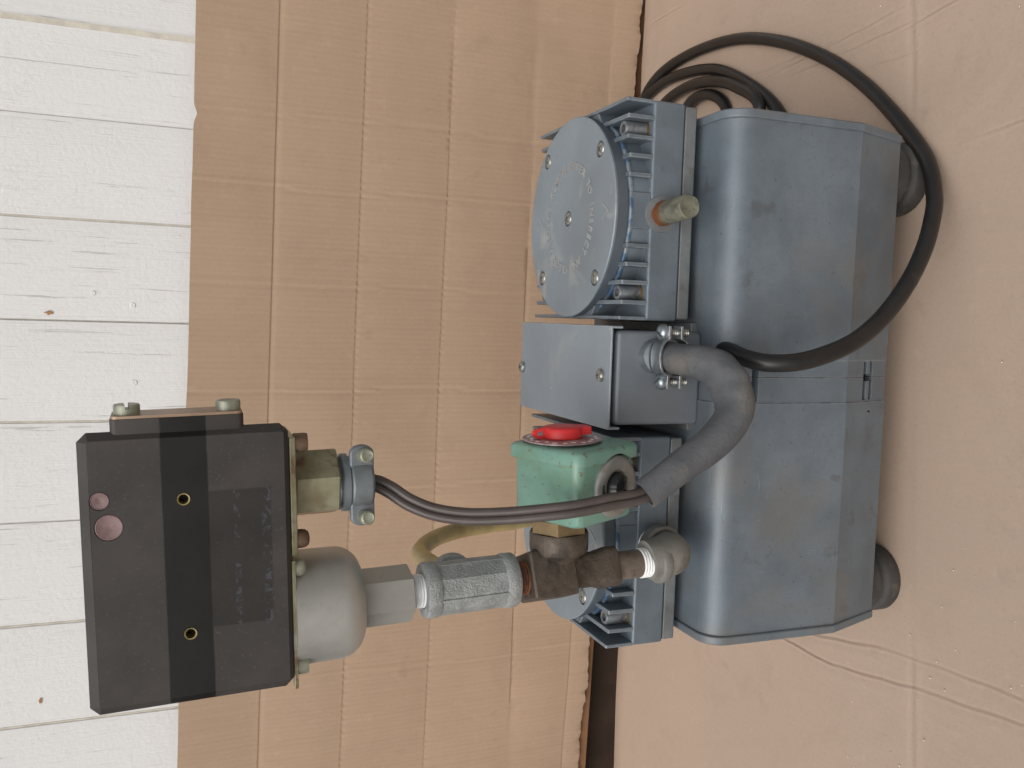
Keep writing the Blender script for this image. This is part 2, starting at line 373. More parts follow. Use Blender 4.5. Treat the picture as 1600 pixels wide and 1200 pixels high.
def add_hex(bm, r, h0, h1, origin=(0, 0, 0), axis=(0, 0, 1), rot=0, ch=1.2, n=6):
    x, y, a = basis(axis); o = Vector(origin); rings = []
    for (rr, h) in ((r-ch, h0), (r, h0+ch*0.6), (r, h1-ch*0.6), (r-ch, h1)):
        rings.append([bm.verts.new(o+a*h+(x*math.cos(rot+2*math.pi*k/n)+y*math.sin(rot+2*math.pi*k/n))*rr) for k in range(n)])
    for A, B in zip(rings, rings[1:]):
        for k in range(n): bm.faces.new((A[k], A[(k+1) % n], B[(k+1) % n], B[k]))
    bm.faces.new(rings[0][::-1]); bm.faces.new(rings[-1])

def spline(pts, per=10):
    P = [Vector(p) for p in pts]; P = [2*P[0]-P[1]]+P+[2*P[-1]-P[-2]]; out = []
    for i in range(1, len(P)-2):
        p0, p1, p2, p3 = P[i-1:i+3]
        for k in range(per):
            t = k/per
            out.append(0.5*((2*p1)+(p2-p0)*t+(2*p0-5*p1+4*p2-p3)*t*t+(3*p1-p0-3*p2+p3)*t**3))
    out.append(P[-2]); return out

def add_tube(bm, path, rad, n=18, offset=None, squash=None, cap=True):
    """tube along a path; rad a number or function of 0..1; offset/squash move or flatten the section in its own frame"""
    path = [Vector(p) for p in path]; N = len(path); rings = []
    nrm = None
    for i, p in enumerate(path):
        t = (path[min(i+1, N-1)]-path[max(i-1, 0)]).normalized()
        if nrm is None:
            nrm = t.cross(Vector((0, -1, 0.45))).normalized()
        nrm = (nrm-t*nrm.dot(t)).normalized(); b = t.cross(nrm)
        r = rad(i/(N-1)) if callable(rad) else rad
        sx, sy = squash(i/(N-1)) if squash else (1, 1)
        c = p+(nrm*offset[0]+b*offset[1] if offset else Vector())
        rings.append([bm.verts.new(c+nrm*math.cos(2*math.pi*k/n)*r*sx+b*math.sin(2*math.pi*k/n)*r*sy) for k in range(n)])
    for A, B in zip(rings, rings[1:]):
        for k in range(n): bm.faces.new((A[k], A[(k+1) % n], B[(k+1) % n], B[k]))
    if cap: bm.faces.new(rings[0][::-1]); bm.faces.new(rings[-1])
    return rings

def add_thread(bm, r, h0, h1, pitch, origin=(0, 0, 0), axis=(0, 0, 1), depth=0.7, n=32):
    prof = [(r-depth, h0)]; h = h0
    while h+pitch <= h1+1e-6:
        prof += [(r, h+pitch*0.35), (r, h+pitch*0.6), (r-depth, h+pitch*0.95)]; h += pitch
    prof.append((r-depth, h1+0.01))
    add_lathe(bm, prof, origin, axis, n)

def add_screw_head(bm, origin, axis, r, h, kind='pan', slot_rot=0.4):
    """domed / cheese head with a real slot or cross recess"""
    x, y, a = basis(axis); o = Vector(origin)
    if kind == 'pan':
        prof = [(r, 0), (r, h*0.35), (r*0.93, h*0.65), (r*0.72, h*0.9), (r*0.4, h), (0, h)]
        add_lathe(bm, prof, origin, axis, 24)
    else:
        c, s = math.cos(slot_rot), math.sin(slot_rot); u = x*c+y*s; w = y*c-x*s; g = r*0.17
        for sg in (-1, 1):                              # two half-moons either side of the slot
            pts = []
            a0 = math.asin(g/r)
            for k in range(13):
                th = a0+(math.pi-2*a0)*k/12
                pts.append((u*math.cos(th)+w*sg*math.sin(th))*r)
            lo = [bm.verts.new(o+p+a*h*0.45) for p in pts]; hi = [bm.verts.new(o+p*0.94+a*h) for p in pts]
            m = len(pts)
            for k in range(m): bm.faces.new((lo[k], lo[(k+1) % m], hi[(k+1) % m], hi[k]))
            bm.faces.new(hi); bm.faces.new(lo[::-1])
        add_lathe(bm, [(r, 0), (r, h*0.46)], origin, axis, 24)

def cross_recess(bm, origin, axis, r, h):
    x, y, a = basis(axis); o = Vector(origin)+a*h
    M0 = Matrix((x, y, a)).transposed().to_4x4(); M0.translation = o
    for q in (0, 1):
        M = M0 @ Matrix.Rotation(q*math.pi/2+0.5, 4, 'Z')
        add_box(bm, -r, r, -r*0.2, r*0.2, -0.3, 0.06, M)

def boolean_cut(o, cutters):
    """cut real openings (cutters in the object's own frame), then drop the cutter"""
    for cbm in cutters:
        me = finish(cbm, 180); co = bpy.data.objects.new('cut', me); C.objects.link(co); co.matrix_world = WM[o.name]
        md = o.modifiers.new('cut', 'BOOLEAN'); md.object = co; md.operation = 'DIFFERENCE'; md.solver = 'EXACT'
        bpy.context.view_layer.update()
        dg = bpy.context.evaluated_depsgraph_get()
        nm = bpy.data.meshes.new_from_object(o.evaluated_get(dg))
        o.modifiers.remove(md); o.data = nm
        bpy.data.objects.remove(co)

def bsub(bm, cutter, op='DIFFERENCE'):
    """boolean of two bmeshes in mm; returns a new bmesh"""
    obs = []
    for b in (bm, cutter):
        bmesh.ops.recalc_face_normals(b, faces=b.faces)
        me = bpy.data.meshes.new('t'); b.to_mesh(me); b.free(); ob = bpy.data.objects.new('t', me); C.objects.link(ob); obs.append(ob)
    md = obs[0].modifiers.new('b', 'BOOLEAN'); md.object = obs[1]; md.operation = op; md.solver = 'EXACT'
    bpy.context.view_layer.update()
    me = bpy.data.meshes.new_from_object(obs[0].evaluated_get(bpy.context.evaluated_depsgraph_get()))
    for ob in obs: bpy.data.objects.remove(ob)
    out = bmesh.new(); out.from_mesh(me); bpy.data.meshes.remove(me); return out

def screw_bm(origin, axis, r, h, kind='pan', rot=0.4, depth=None):
    """screw head with a real cross or slot cut into it"""
    bm = bmesh.new()
    if kind == 'slot': prof = [(r, -1), (r, h*0.8), (r*0.94, h), (0, h)]
    else: prof = [(r, -1), (r, h*0.35), (r*0.93, h*0.65), (r*0.72, h*0.9), (r*0.4, h), (0, h*1.02)]
    add_lathe(bm, prof, origin, axis, 28)
    x, y, a = basis(axis); M0 = Matrix((x, y, a)).transposed().to_4x4(); M0.translation = Vector(origin)
    d = depth or h*0.5
    if kind == 'pan': return bm
    if kind == 'slot':
        c = bmesh.new(); add_box(c, -r*1.3, r*1.3, -r*0.17, r*0.17, h-d, h+2, M0 @ Matrix.Rotation(rot, 4, 'Z')); return bsub(bm, c)
    for q in (0, 1):
        c = bmesh.new(); add_box(c, -r*0.55, r*0.55, -r*0.13, r*0.13, h-d, h+2, M0 @ Matrix.Rotation(rot+q*math.pi/2, 4, 'Z')); bm = bsub(bm, c)
    return bm

def add_section_tube(bm, path, sect):
    """sweep a closed 2-D outline along a path"""
    path = [Vector(p) for p in path]; N = len(path); rings = []; nrm = None
    for i, p in enumerate(path):
        t = (path[min(i+1, N-1)]-path[max(i-1, 0)]).normalized()
        if nrm is None: nrm = t.cross(Vector((0, -1, 0.45))).normalized()
        nrm = (nrm-t*nrm.dot(t)).normalized(); b = t.cross(nrm)
        rings.append([bm.verts.new(p+nrm*u+b*v) for (u, v) in sect])
    m = len(sect)
    for A_, B_ in zip(rings, rings[1:]):
        for k in range(m): bm.faces.new((A_[k], A_[(k+1) % m], B_[(k+1) % m], B_[k]))
    bm.faces.new(rings[0][::-1]); bm.faces.new(rings[-1])

def tag(o, label, cat=None, group=None, kind=None):
    o['label'] = label
    if cat: o['category'] = cat
    if group: o['group'] = group
    if kind: o['kind'] = kind
    return o

def empty(name, loc):
    o = bpy.data.objects.new(name, None); o.empty_display_size = 0.05
    return link(o, None, Matrix.Translation(loc))

def fbm(x, seed, scale, oct=4):
    """smooth 1-D noise for torn edges"""
    r = np.random.default_rng(seed); y = np.zeros_like(x); amp = 1.0
    for k in range(oct):
        kn = r.normal(size=4096); xi = (x/scale*(2**k))+2000; i = np.floor(xi).astype(int) % 4090; f = xi-np.floor(xi); f = f*f*(3-2*f)
        y += amp*(kn[i]*(1-f)+kn[i+1]*f); amp *= 0.55
    return y

def smooth2d(X, Y, seed, scale):
    r = np.random.default_rng(seed); G = r.normal(size=(128, 128))
    xi = X/scale+60; yi = Y/scale+60; i = np.clip(np.floor(xi).astype(int), 0, 126); j = np.clip(np.floor(yi).astype(int), 0, 126)
    f = xi-i; g = yi-j; f = f*f*(3-2*f); g = g*g*(3-2*g)
    return (G[i, j]*(1-f)*(1-g)+G[i+1, j]*f*(1-g)+G[i, j+1]*(1-f)*g+G[i+1, j+1]*f*g)

def refine(lo, hi, step, lines, fine=0.6, w=4):
    a = list(np.arange(lo, hi+1e-6, step))
    for l in lines: a += list(np.arange(l-w, l+w+1e-6, fine))
    a = np.unique(np.round(np.array([v for v in a if lo <= v <= hi]), 3))
    keep = [a[0]]
    for v in a[1:]:
        if v-keep[-1] > fine*0.6: keep.append(v)
    keep[-1] = hi
    return np.array(keep)

def sheet_object(name, P, Q, mat, at, kind=None):
    """P: (nu, nv, 3) front surface, Q: same shape, back surface -> closed sheet with real thickness"""
    nu, nv = P.shape[:2]
    verts = np.concatenate([P.reshape(-1, 3), Q.reshape(-1, 3)])*S
    idx = np.arange(nu*nv).reshape(nu, nv); off = nu*nv
    f = np.stack([idx[:-1, :-1], idx[1:, :-1], idx[1:, 1:], idx[:-1, 1:]], -1).reshape(-1, 4)
    faces = [f, f[:, ::-1]+off]
    for line in (idx[:, 0], idx[-1, :], idx[::-1, -1], idx[0, ::-1]):
        faces.append(np.stack([line[:-1], line[:-1]+off, line[1:]+off, line[1:]], -1))
    F = np.concatenate(faces)
    me = bpy.data.meshes.new(name)
    me.vertices.add(len(verts)); me.vertices.foreach_set('co', verts.ravel())
    me.loops.add(F.size); me.loops.foreach_set('vertex_index', F.ravel().astype(np.int32))
    me.polygons.add(len(F)); me.polygons.foreach_set('loop_start', np.arange(0, F.size, 4, dtype=np.int32))
    me.update(calc_edges=True); me.validate()
    me.shade_smooth(); me.set_sharp_from_angle(angle=R_(50))
    me.materials.append(mt[mat])
    o = bpy.data.objects.new(name, me)
    return link(o, None, at)

# ------------------------------------------------------------------ the setting
WALL = Matrix.Translation((0, 384.1, 0)) @ Matrix.Rotation(R_(-3.314), 4, 'Z')   # local x along the wall, -y towards the camera
def wall_y(x): return 384.1-0.0579*x
def edge_y(x): return wall_y(x)-(19.0-0.030*x)          # back edge of the floor, short of the wall

# ground: a slab that stops short of the wall and drops into the gap behind it
bm = nb()
rows = []
for x in (-1800, 1800):
    e = edge_y(max(-560, min(480, x)))
    rows.append([bm.verts.new((x, y, z)) for (y, z) in ((-2600, -4.6), (e-24, -4.6), (e-22, -160), (900, -160))])
for k in range(3): bm.faces.new((rows[0][k], rows[1][k], rows[1][k+1], rows[0][k+1]))
g = part('ground', bm, 'ground'); g['kind'] = 'structure'

# wall of white grooved siding: each board a plank of its own
wall = bpy.data.objects.new('wall', None); link(wall, None, WALL); wall['kind'] = 'structure'; wall['label'] = 'white painted grooved wood siding behind the cardboard'
grooves = [-334-83.5*k for k in range(5, 0, -1)]+[-334, -243.7, -153.3, -68.7, 16.1, 98.6, 179.7, 256.6]
rb = random.Random(3)
for k, (a, b) in enumerate(zip(grooves, grooves[1:])):
    bm = nb()
    w0, w1 = a+(0.8 if abs(a-16.1) < 1 else 0.3), b-0.3                                # fine joint between boards
    poly = [(w0, 26), (w0, 13.3), (w0+2.0, 13.1), (w0+2.4, 12.8), (w0+4.6, 12.75), (w0+5.2, 12.35), (w1-0.4, 12.0), (w1, 12.4), (w1, 26)]
    add_prism(bm, poly, 2, 900, 'z')
    part('plank', bm, 'siding', wall, WALL)
    bm = nb(); add_box(bm, a-1.5, a+1.5, (14.6 if abs(a-16.1) < 1 else 13.0+rb.uniform(-.2, .5)), 26.5, 2, 900); part('joint', bm, 'groove', wall, WALL)
for k in range(4):                                       # the next panel laps over the first and stands proud
    a = 256.6+k*92; b = a+92
    bm = nb(); add_prism(bm, [(a-3.6, 26), (a-3.6, 10.6), (a-1.2, 6.4), (a+0.4, 4.4), (b-.5, 4.2), (b-.5, 26)] if k == 0 else [(a+.5, 26), (a+.5, 5.0), (a+1.2, 4.4), (b-.5, 4.2), (b-.5, 26)], 2, 900, 'z')
    part('plank', bm, 'siding', wall, WALL)
bm = nb(); add_box(bm, 248.8, 253.2, 11.4, 26.3, 2, 900); part('joint_strip', bm, 'groove', wall, WALL, 0.5)
for (s_, z, w, h) in ((22.5, 517, 3.6, 7.0), (-311.5, 528, 5.4, 3.6)):   # bare wood where paint flaked off
    bm = nb(); r = random.Random(int(s_)); n = 26
    pts = [(s_+w/2*math.cos(2*math.pi*i/n)*r.uniform(.35, 1.15), z+h/2*math.sin(2*math.pi*i/n)*r.uniform(.35, 1.15)) for i in range(n)]
    add_prism(bm, pts, 11.75, 12.4, 'y'); part('paint_chip', bm, 'stain', wall, WALL)
bm = nb(); add_box(bm, -1800, 1800, 30, 40, -160, 4); f_ = part('gap_shade_board', bm, 'gap_shade', wall, WALL)  # added board; its dark colour stands in for shade in the gap
for (s, z, r) in ((39.7, 484, 2.1), (30.7, 454, 2.4), (-34.9, 453, 2.6)):      # painted-over nail heads
    bm = nb(); add_lathe(bm, [(r, 0), (r, 0.5), (r*0.75, 1.0), (0, 0.75)], (s, 12.6, z), (0, -1, 0), 20); part('nail_head', bm, 'siding', wall, WALL)

# cardboard sheet standing against the wall
creases = [(343.0, 0.0122, 0.85, 0), (268.3, 0.0085, 0.95, 1), (187.6, 0.0006, 0.9, 1), (103.5, -0.016, 0.9, 0), (31.0, 0.004, 0.5, 0)]
vlines = [(198, 0.5), (136.5, 0.6), (54, 0.45), (-40, 0.55), (-131, 0.3), (-224, 0.35), (-312, 0.3)]
us = refine(-560, 470, 1.7, [v[0] for v in vlines]+[], 0.9, 4)
zs = refine(0, 400, 4.0, [c[0]-10 for c in creases], 0.55, 7)
U, T = np.meshgrid(us, zs, indexing='ij')
bot = 5.5-0.0145*us+np.clip(fbm(us, 4, 16, 5)*0.9, -2.2, 2.2)
top = 410.7-0.0187*us+fbm(us, 9, 120, 3)*0.35 - 2.4*np.exp(-((us-191)/5.0)**2)
Z = bot[:, None]+(top-bot)[:, None]*(T/400.0)
D = smooth2d(U, Z, 5, 70)*0.8+smooth2d(U, Z, 6, 150)*1.6     # gentle warp
for (z0, sl_, dep, perf) in creases:
    zc = z0-sl_*U; d = Z-zc
    m = 1.0 if not perf else (0.55+0.45*np.tanh(4*np.sin(U*2*np.pi/7.0)))
    D += -0.8*dep*m*np.where(d > 0, np.exp(-(d/0.45)**2), np.exp(-(d/3.2)**2))
    D += -0.9*np.exp(-(d/16.0)**2)                           # panels bow between the folds
for (s0, dep) in vlines:
    zz = (Z//82)
    d = U-(s0+2.2*np.sin(zz*2.1+s0)); D += -dep*1.1*np.where(d > 0, np.exp(-(d/0.9)**2), np.exp(-(d/3.0)**2))+0.35*np.exp(-((d-2.4)/1.6)**2)
P = np.stack([U, -D-4.0, Z], -1)
rag = np.exp(-(Z-bot[:, None])/2.0)*np.abs(fbm(us, 21, 6, 3))[:, None]*0.7
P[..., 1] += rag
Q = np.stack([U, -D*0.4, Z], -1)
o = sheet_object('cardboard_sheet', P, Q, 'card_wall', WALL)
tag(o, 'brown creased cardboard sheet standing upright against the white siding, torn along its lower edge', 'cardboard')
# folded layer behind its torn lower edge, hanging into the gap
us2 = np.arange(-560, 471, 8.0); zs2 = np.linspace(1.0, 60, 12)
U2, Z2 = np.meshgrid(us2, zs2, indexing='ij'); lo2 = 1.0-24.0/(1+np.exp(-(U2-60)/40)); Z2 = lo2+(60-lo2)*(Z2-1.0)/59.0; D2 = smooth2d(U2, Z2, 8, 60)*0.5
o2 = sheet_object('backing_layer', np.stack([U2, 5.6-D2, Z2], -1), np.stack([U2, 8.6+0*U2, Z2], -1), 'card_back', WALL)
o2.parent = o; o2.matrix_parent_inverse = WM[o.name].inverted(); o2['label'] = 'darker folded cardboard layer showing under the torn edge'

# cardboard sheet on the floor
segs = [((217.8, 157.7), (229.6, 28.6), 0.9), ((213.1, 127.7), (218.6, 20), 1.1), ((216.6, 19.8), (224, -30), 1.0), ((199.5, 73.9), (200.3, 21), 0.8),
        ((135.3, -6.5), (145, -75), 0.9), ((-200.6, 107.7), (-201.5, 53), 1.1), ((-201.5, 53), (-187.7, -23.7), 0.9), ((-187.7, -23.7), (-178, -100), 0.8),
        ((-188.5, 80.3), (-173.6, 8.4), 1.2), ((-173.6, 8.4), (-164.5, -100), 0.8), ((311, 337), (311, 292), 1.3), ((-23.9, -2.6), (-14.9, -80), 0.5),
        ((-74.9, -6.9), (-61, -82), 0.45), ((221.8, 207.6), (226.3, 76.2), 0.6), ((300, 326), (286, 163), 0.5), ((-215, 230), (-205, 130), 0.5), ((-300, 300), (-290, 120), 0.35), ((96, -30), (99, -100), 0.4), ((180, 10), (184, -70), 0.4), ((240, 20), (262, 90), 0.5), ((170, -30), (215, -38), 0.35), ((250, 250), (262, 120), 0.5), ((-120, -40), (-96, -95), 0.4), ((-260, 60), (-215, -20), 0.4), ((-330, 200), (-240, 40), 0.35), ((30, -30), (52, -90), 0.3)]
xs = refine(-640, 560, 3.0, [s[0][0] for s in segs if s[2] > .7]+[218, 224, -196, -180, 140, 228, -192, -168, -184, -172, 201], 0.7, 9)
n_y = 300
fold_y = lambda x: -0.6+0.0825*x
ts = np.unique(np.concatenate([np.linspace(0, 1, n_y), np.linspace(0.955, 1.0, 26)]))
Xg, Tg = np.meshgrid(xs, ts, indexing='ij')
ye = edge_y(Xg)+3; Y0 = -330.0
Yg = Y0+(ye-Y0)*Tg
Zg = smooth2d(Xg, Yg, 31, 90)*0.5+smooth2d(Xg, Yg, 32, 35)*0.12
for (a, b, h) in segs:
    a = np.array(a); b = np.array(b); L = np.linalg.norm(b-a); tdir = (b-a)/L; nd = np.array([-tdir[1], tdir[0]])
    rx, ry = Xg-a[0], Yg-a[1]; along = rx*tdir[0]+ry*tdir[1]; off = rx*nd[0]+ry*nd[1]+0.5*np.sin(along/23+a[0])+0.25*np.sin(along/5.3+a[1])
    fade = 1/(1+np.exp(-(along)/4))*1/(1+np.exp((along-L)/4))
    Zg += h*fade*(0.55*np.exp(-(off/0.9)**2)-0.55*np.exp(-((off-1.7)/0.9)**2)+0.35*np.exp(-((off+5)/5.0)**2))
fd = Yg-fold_y(Xg); Zg += -0.8*np.exp(-(fd/1.5)**2)+0.45*np.exp(-((fd+3.5)/2.2)**2)+0.5*np.tanh(fd/8)
pump_pad = np.exp(-((np.maximum(np.abs(Xg)-150, 0)/25)**2+(np.maximum(np.abs(Yg-58)-90, 0)/25)**2)); Zg *= (1-0.85*pump_pad)
over = np.maximum(0, Yg-(ye-30+0.03*Xg)); Zg -= 0.0072*over**2+0.16*np.maximum(0, over-25)**2   # the sheet rolls over the edge of the slab
Pf = np.stack([Xg, Yg, Zg], -1); Qf = np.stack([Xg, Yg-0.03*over**1.4, Zg-3.8], -1)
o = sheet_object('cardboard_sheet', Pf, Qf, 'card_floor', I4)
tag(o, 'light brown wrinkled cardboard sheet lying flat on the ground under the pump', 'cardboard')

# ------------------------------------------------------------------ the pump
CX, A, ZL, ZS, ZB, ZF, ZD, RD = 89.54, 58.0, 161.2, 168.6, 188.3, 204.4, 208.7, 57.4
LB = 143.1
pump = empty('diaphragm_pump', (0, 58, 0))
tag(pump, 'grey twin-head diaphragm pump with green solenoid valve and black pressure switch piped on top', 'pump')
G = 'parts'

# motor housing: extruded shell with a big top radius and a chamfer along the foot
def base_profile(inset=0.0, depth=168.0):
    yb, yt = -26.6+inset, -26.6+depth-inset
    zt, zb_, zc = 156.5-inset, 30.3+inset*0.4, 72.0
    pr = [(-11.8+inset*0.6, zb_), (yb, zc)]
    rr = 14.0-inset*0.5
    pr.append((yb+0.6, zt-rr-14))
    for k in range(10):
        th = math.pi-(math.pi/2)*k/9*0.97; pr.append((yb+rr+1.0+rr*math.cos(th), zt-rr+rr*math.sin(th)))
    half = pr; mid = (yb+yt)/2
    return half+[(2*mid-y, z) for (y, z) in half[::-1]]
def lofted(secs):
    bm = nb(); rings = [[bm.verts.new((x, y, z)) for (y, z) in pr] for (pr, x) in secs]; n = len(rings[0])
    for A_, B_ in zip(rings, rings[1:]):
        for k in range(n): bm.faces.new((A_[k], A_[(k+1) % n], B_[(k+1) % n], B_[k]))
    bm.faces.new(rings[0][::-1]); bm.faces.new(rings[-1]); return bm
hous = part('motor_housing', lofted([(base_profile(1.5), -LB+4.6), (base_profile(1.5), -11.2), (base_profile(2.3), -11.0), (base_profile(2.3), 2.7)]), 'housing', pump, smooth=13, label='left half of the grey motor shell')
def slot(x0, x1, y0, y1, z0, z1):
    b = nb(); add_box(b, x0, x1, y0, y1, z0, z1); return b
# right half of the shell, butted against the left one with a hairline joint
hous_r = part('motor_housing', lofted([(base_profile(2.3), 3.0), (base_profile(2.3), 12.4), (base_profile(1.9), 12.6), (base_profile(1.5), LB-4.6)]), 'housing', pump, smooth=13, label='right half of the grey motor shell')
bm = nb(); add_prism(bm, base_profile(9.0), -LB+6, LB-6, 'x'); part('dark_slot_filler', bm, 'black', pump, smooth=40)  # black filler added inside the shell, painting the slots as dark as shade
for (ob, x0, x1) in ((hous, -10.2, 3.2), (hous_r, 2.4, 12.0)):
    boolean_cut(ob, [slot(x0, x1, -40, -8, 131.2, 135.6)])
    boolean_cut(ob, [slot(x0, x1, -40, -8, 51.9, 55.2)]); boolean_cut(ob, [slot(x0, x1, -40, -8, 45.6, 48.6)])
boolean_cut(hous, [slot(0.6, 3.4, -40, -8, 48, 53)]); boolean_cut(hous_r, [slot(2.4, 4.6, -40, -8, 48, 53)]); boolean_cut(hous, [slot(-17.6, -16.4, -40, -8, 46, 49.4)])
for ob in (hous, hous_r):
    ob.data.shade_smooth(); ob.data.set_sharp_from_angle(angle=R_(13))
    if not ob.data.materials: ob.data.materials.append(mt['housing'])
# end caps
for sg in (-1, 1):
    bm = nb(); x0, x1 = sorted((sg*(LB-4.9), sg*LB))
    add_prism(bm, base_profile(0), x0, x1, 'x'); part('end_cap', bm, 'housing', pump, bevel=1.1, seg=3, smooth=13)
# rubber feet
for (ox, k_) in ((-128.0, 0.97), (123.5, 1.05)):
    for y in (17.5, 98.5):
        bm = nb()
        add_lathe(bm, [(r*k_, z) for (r, z) in [(0, 0.2), (19.0, 0), (20.8, 0.6), (21.5, 2), (21.6, 9), (20.6, 11), (18.4, 12.0), (18.2, 14.6), (20.6, 16), (21.0, 27), (18.5, 31), (0, 31)]], (ox, y, 0), (0, 0, 1), 40)
        part('rubber_foot', bm, 'rubber', pump, smooth=50)

# ---- pump heads
FINS = [(-57.0, 2.0), (-48.6, 2.4), (-38.0, 2.4), (-28.4, 2.5), (-18.6, 2.5), (18.6, 2.5), (28.4, 2.5), (38.0, 2.4), (48.6, 2.4), (57.0, 2.0)]
def make_head():
    at = Matrix.Translation((CX, 0, 0))
    bm = nb(); add_box(bm, -A, A, 0, 2*A, ZS+0.5, ZB)
    h = part('pump_head', bm, 'head', pump, at, bevel=1.6, seg=3)
    bm = nb(); add_box(bm, -A+1.0, A-1.0, 1.0, 2*A-1, ZL, ZS); part('base_plate', bm, 'head_plate', h, at, bevel=1.0)
    bm = nb(); add_box(bm, -A+1.6, A-1.6, 1.6, 2*A-1.6, ZS-0.1, ZS+0.6); part('gasket', bm, 'black', h, at)
    bm = nb(); add_box(bm, -A+14, A-14, 14, 2*A-14, 153, ZL+0.1); part('neck', bm, 'black', h, at)
    # ring under the cover
    bm = nb(); add_lathe(bm, [(57.6, ZB-0.2), (57.4, 199.0), (57.0, 199.6), (55.0, 199.6)], (0, A, 0), (0, 0, 1), 96)
    part('boss_ring', bm, 'head', h, at)
    bm = nb(); add_lathe(bm, [(57.0, 198.6), (58.2, 198.8), (58.2, 200.0), (57.7, 200.5), (55.0, 200.5)], (0, A, 0), (0, 0, 1), 96, cap=False); part('rim', bm, 'blue', h, at)
    # fins run front to back on both sides of the ring
    for (fx, w) in FINS:
        half = A-math.sqrt(max(0, 54.5**2-fx*fx)) if abs(fx) < 54.5 else None
        for (y0, y1) in (((0.2, 2*A-0.2),) if half is None else ((0.2, half+2), (2*A-half-2, 2*A-0.2))):
            bm = nb(); add_box(bm, fx-w/2, fx+w/2, y0, y1, ZB-0.5, ZF if abs(fx) > 50 else (203.4 if abs(fx) > 35 else 201.6)); part('fin', bm, 'head', h, at, bevel=0.6)
    # solid lug in front and behind, where the ports are; webs tying the outer fins to the ring
    for (y0, y1) in ((0.25, 8), (2*A-8, 2*A-0.25)):
        bm = nb(); add_box(bm, -9.8, 9.8, y0, y1, ZB-0.6, 200.6); part('port_lug', bm, 'head', h, at, bevel=1.0)
    for sx in (-1, 1):
        bm = nb(); add_prism(bm, [(sx*56.4, 36), (sx*44, 27), (sx*44, 2*A-27), (sx*56.4, 2*A-36)], ZB-0.4, ZF-1.2, 'z'); part('corner_web', bm, 'head', h, at, bevel=0.6)
    # socket head bolts in the corners
    for sx in (-1, 1):
        for y in (9.0, 2*A-9.0):
            bm = nb(); ox = 43.4*sx
            add_lathe(bm, [(4.2, ZB-0.3), (4.2, 201.0), (3.8, 201.7), (2.3, 201.7), (2.3, 198.6), (0, 198.6)], (ox, y, 0), (0, 0, 1), 24)
            part('bolt', bm, 'dark_bolt', h, at)
            bm = nb(); add_lathe(bm, [(4.9, ZB-0.2), (4.9, 189.6)], (ox, y, 0), (0, 0, 1), 24); part('washer', bm, 'brass', h, at)
    # cover disc with countersunk screws, arrows and a ring of raised lettering
    bm = nb(); add_lathe(bm, [(0, 207.1), (RD-0.2, 207.1), (RD, ZD-0.5), (RD-0.5, ZD), (27, ZD), (26.6, ZD-0.12), (0, ZD-0.12)], (0, A, 0), (0, 0, 1), 128)
    cov = part('cover', bm, 'cover', h, at, smooth=40)
    bm = nb(); add_lathe(bm, [(54, 200.3), (56.2, 200.4), (56.8, 201.0), (RD-0.25, 207.2), (54, 207.2)], (0, A, 0), (0, 0, 1), 128, cap=False); part('cover_band', bm, 'band', h, at, smooth=40)
    spots = [(33.9, 21.2), (37.6, 92.5), (-35.4, 22.4), (-33.5, 95.2), (0, 60)]
    cuts = []
    for (x, y) in spots:
        b = nb(); add_lathe(b, [(4.6, ZD-1.5), (4.6, ZD+1)], (x, y, 0), (0, 0, 1), 24)
        vs = list(b.verts); cuts.append(b)
    boolean_cut(cov, cuts); cov.data.shade_smooth(); cov.data.set_sharp_from_angle(angle=R_(40))
    for (x, y) in spots:
        part('screw', screw_bm((x, y, ZD-1.6), (0, 0, 1), 3.9, 2.3, 'cross', 0.5+x*.1, 0.9), 'screw', h, at)
    # lettering
    txt = 'REMOVE COVER TO INSPECT AND CLEAN FILTERS '
    i0 = txt.index('INSPECT'); stp = 360/len(txt); bm = nb()
    for i, ch in enumerate(txt):
        if ch == ' ': continue
        cu = bpy.data.curves.new('t', 'FONT'); cu.body = ch; cu.size = 6.6; cu.align_x = 'CENTER'; cu.extrude = 0.35; cu.offset = 0.08; cu.resolution_u = 2
        to = bpy.data.objects.new('t', cu); C.objects.link(to)
        dg = bpy.context.evaluated_depsgraph_get(); dg.update(); me = bpy.data.meshes.new_from_object(to.evaluated_get(dg))
        bpy.data.objects.remove(to); bpy.data.curves.remove(cu)
        ang = -90+10-(i-i0)*stp                                # clockwise seen from above, letter tops outward
        M = Matrix.Translation((0, A, ZD+0.1)) @ Matrix.Rotation(R_(ang-90), 4, 'Z') @ Matrix.Translation((0, 27.6, 0))
        me.transform(M); bm.from_mesh(me); bpy.data.meshes.remove(me)
    bmesh.ops.remove_doubles(bm, verts=bm.verts, dist=1e-4)
    lt = part('lettering', bm, 'letter', h, at, smooth=30); lt['kind'] = 'stuff'
    for (yc) in (A-45.5, A+43.0):                              # V-shaped arrow marks
        bm = nb(); w_, g_, t_ = 4.2, 3.4, 0.75
        add_prism(bm, [(-w_, yc+g_), (-w_-.3, yc+g_-t_), (0, yc-g_-t_), (w_+.3, yc+g_-t_), (w_, yc+g_), (0, yc-g_+.2)], ZD-0.2, ZD+0.3, 'z')
        part('arrow_mark', bm, 'letter', h, at)
    return h
head = make_head()
kids = [o for o in bpy.data.objects if o.parent == head]
at2 = Matrix.Translation((-CX, 0, 0))
head2 = copy_part(head, pump, at2)
for k in kids: copy_part(k, head2, at2)
head['label'] = 'pump head on the right with its round cover in full view'
head2['label'] = 'pump head on the left, mostly behind the valve'

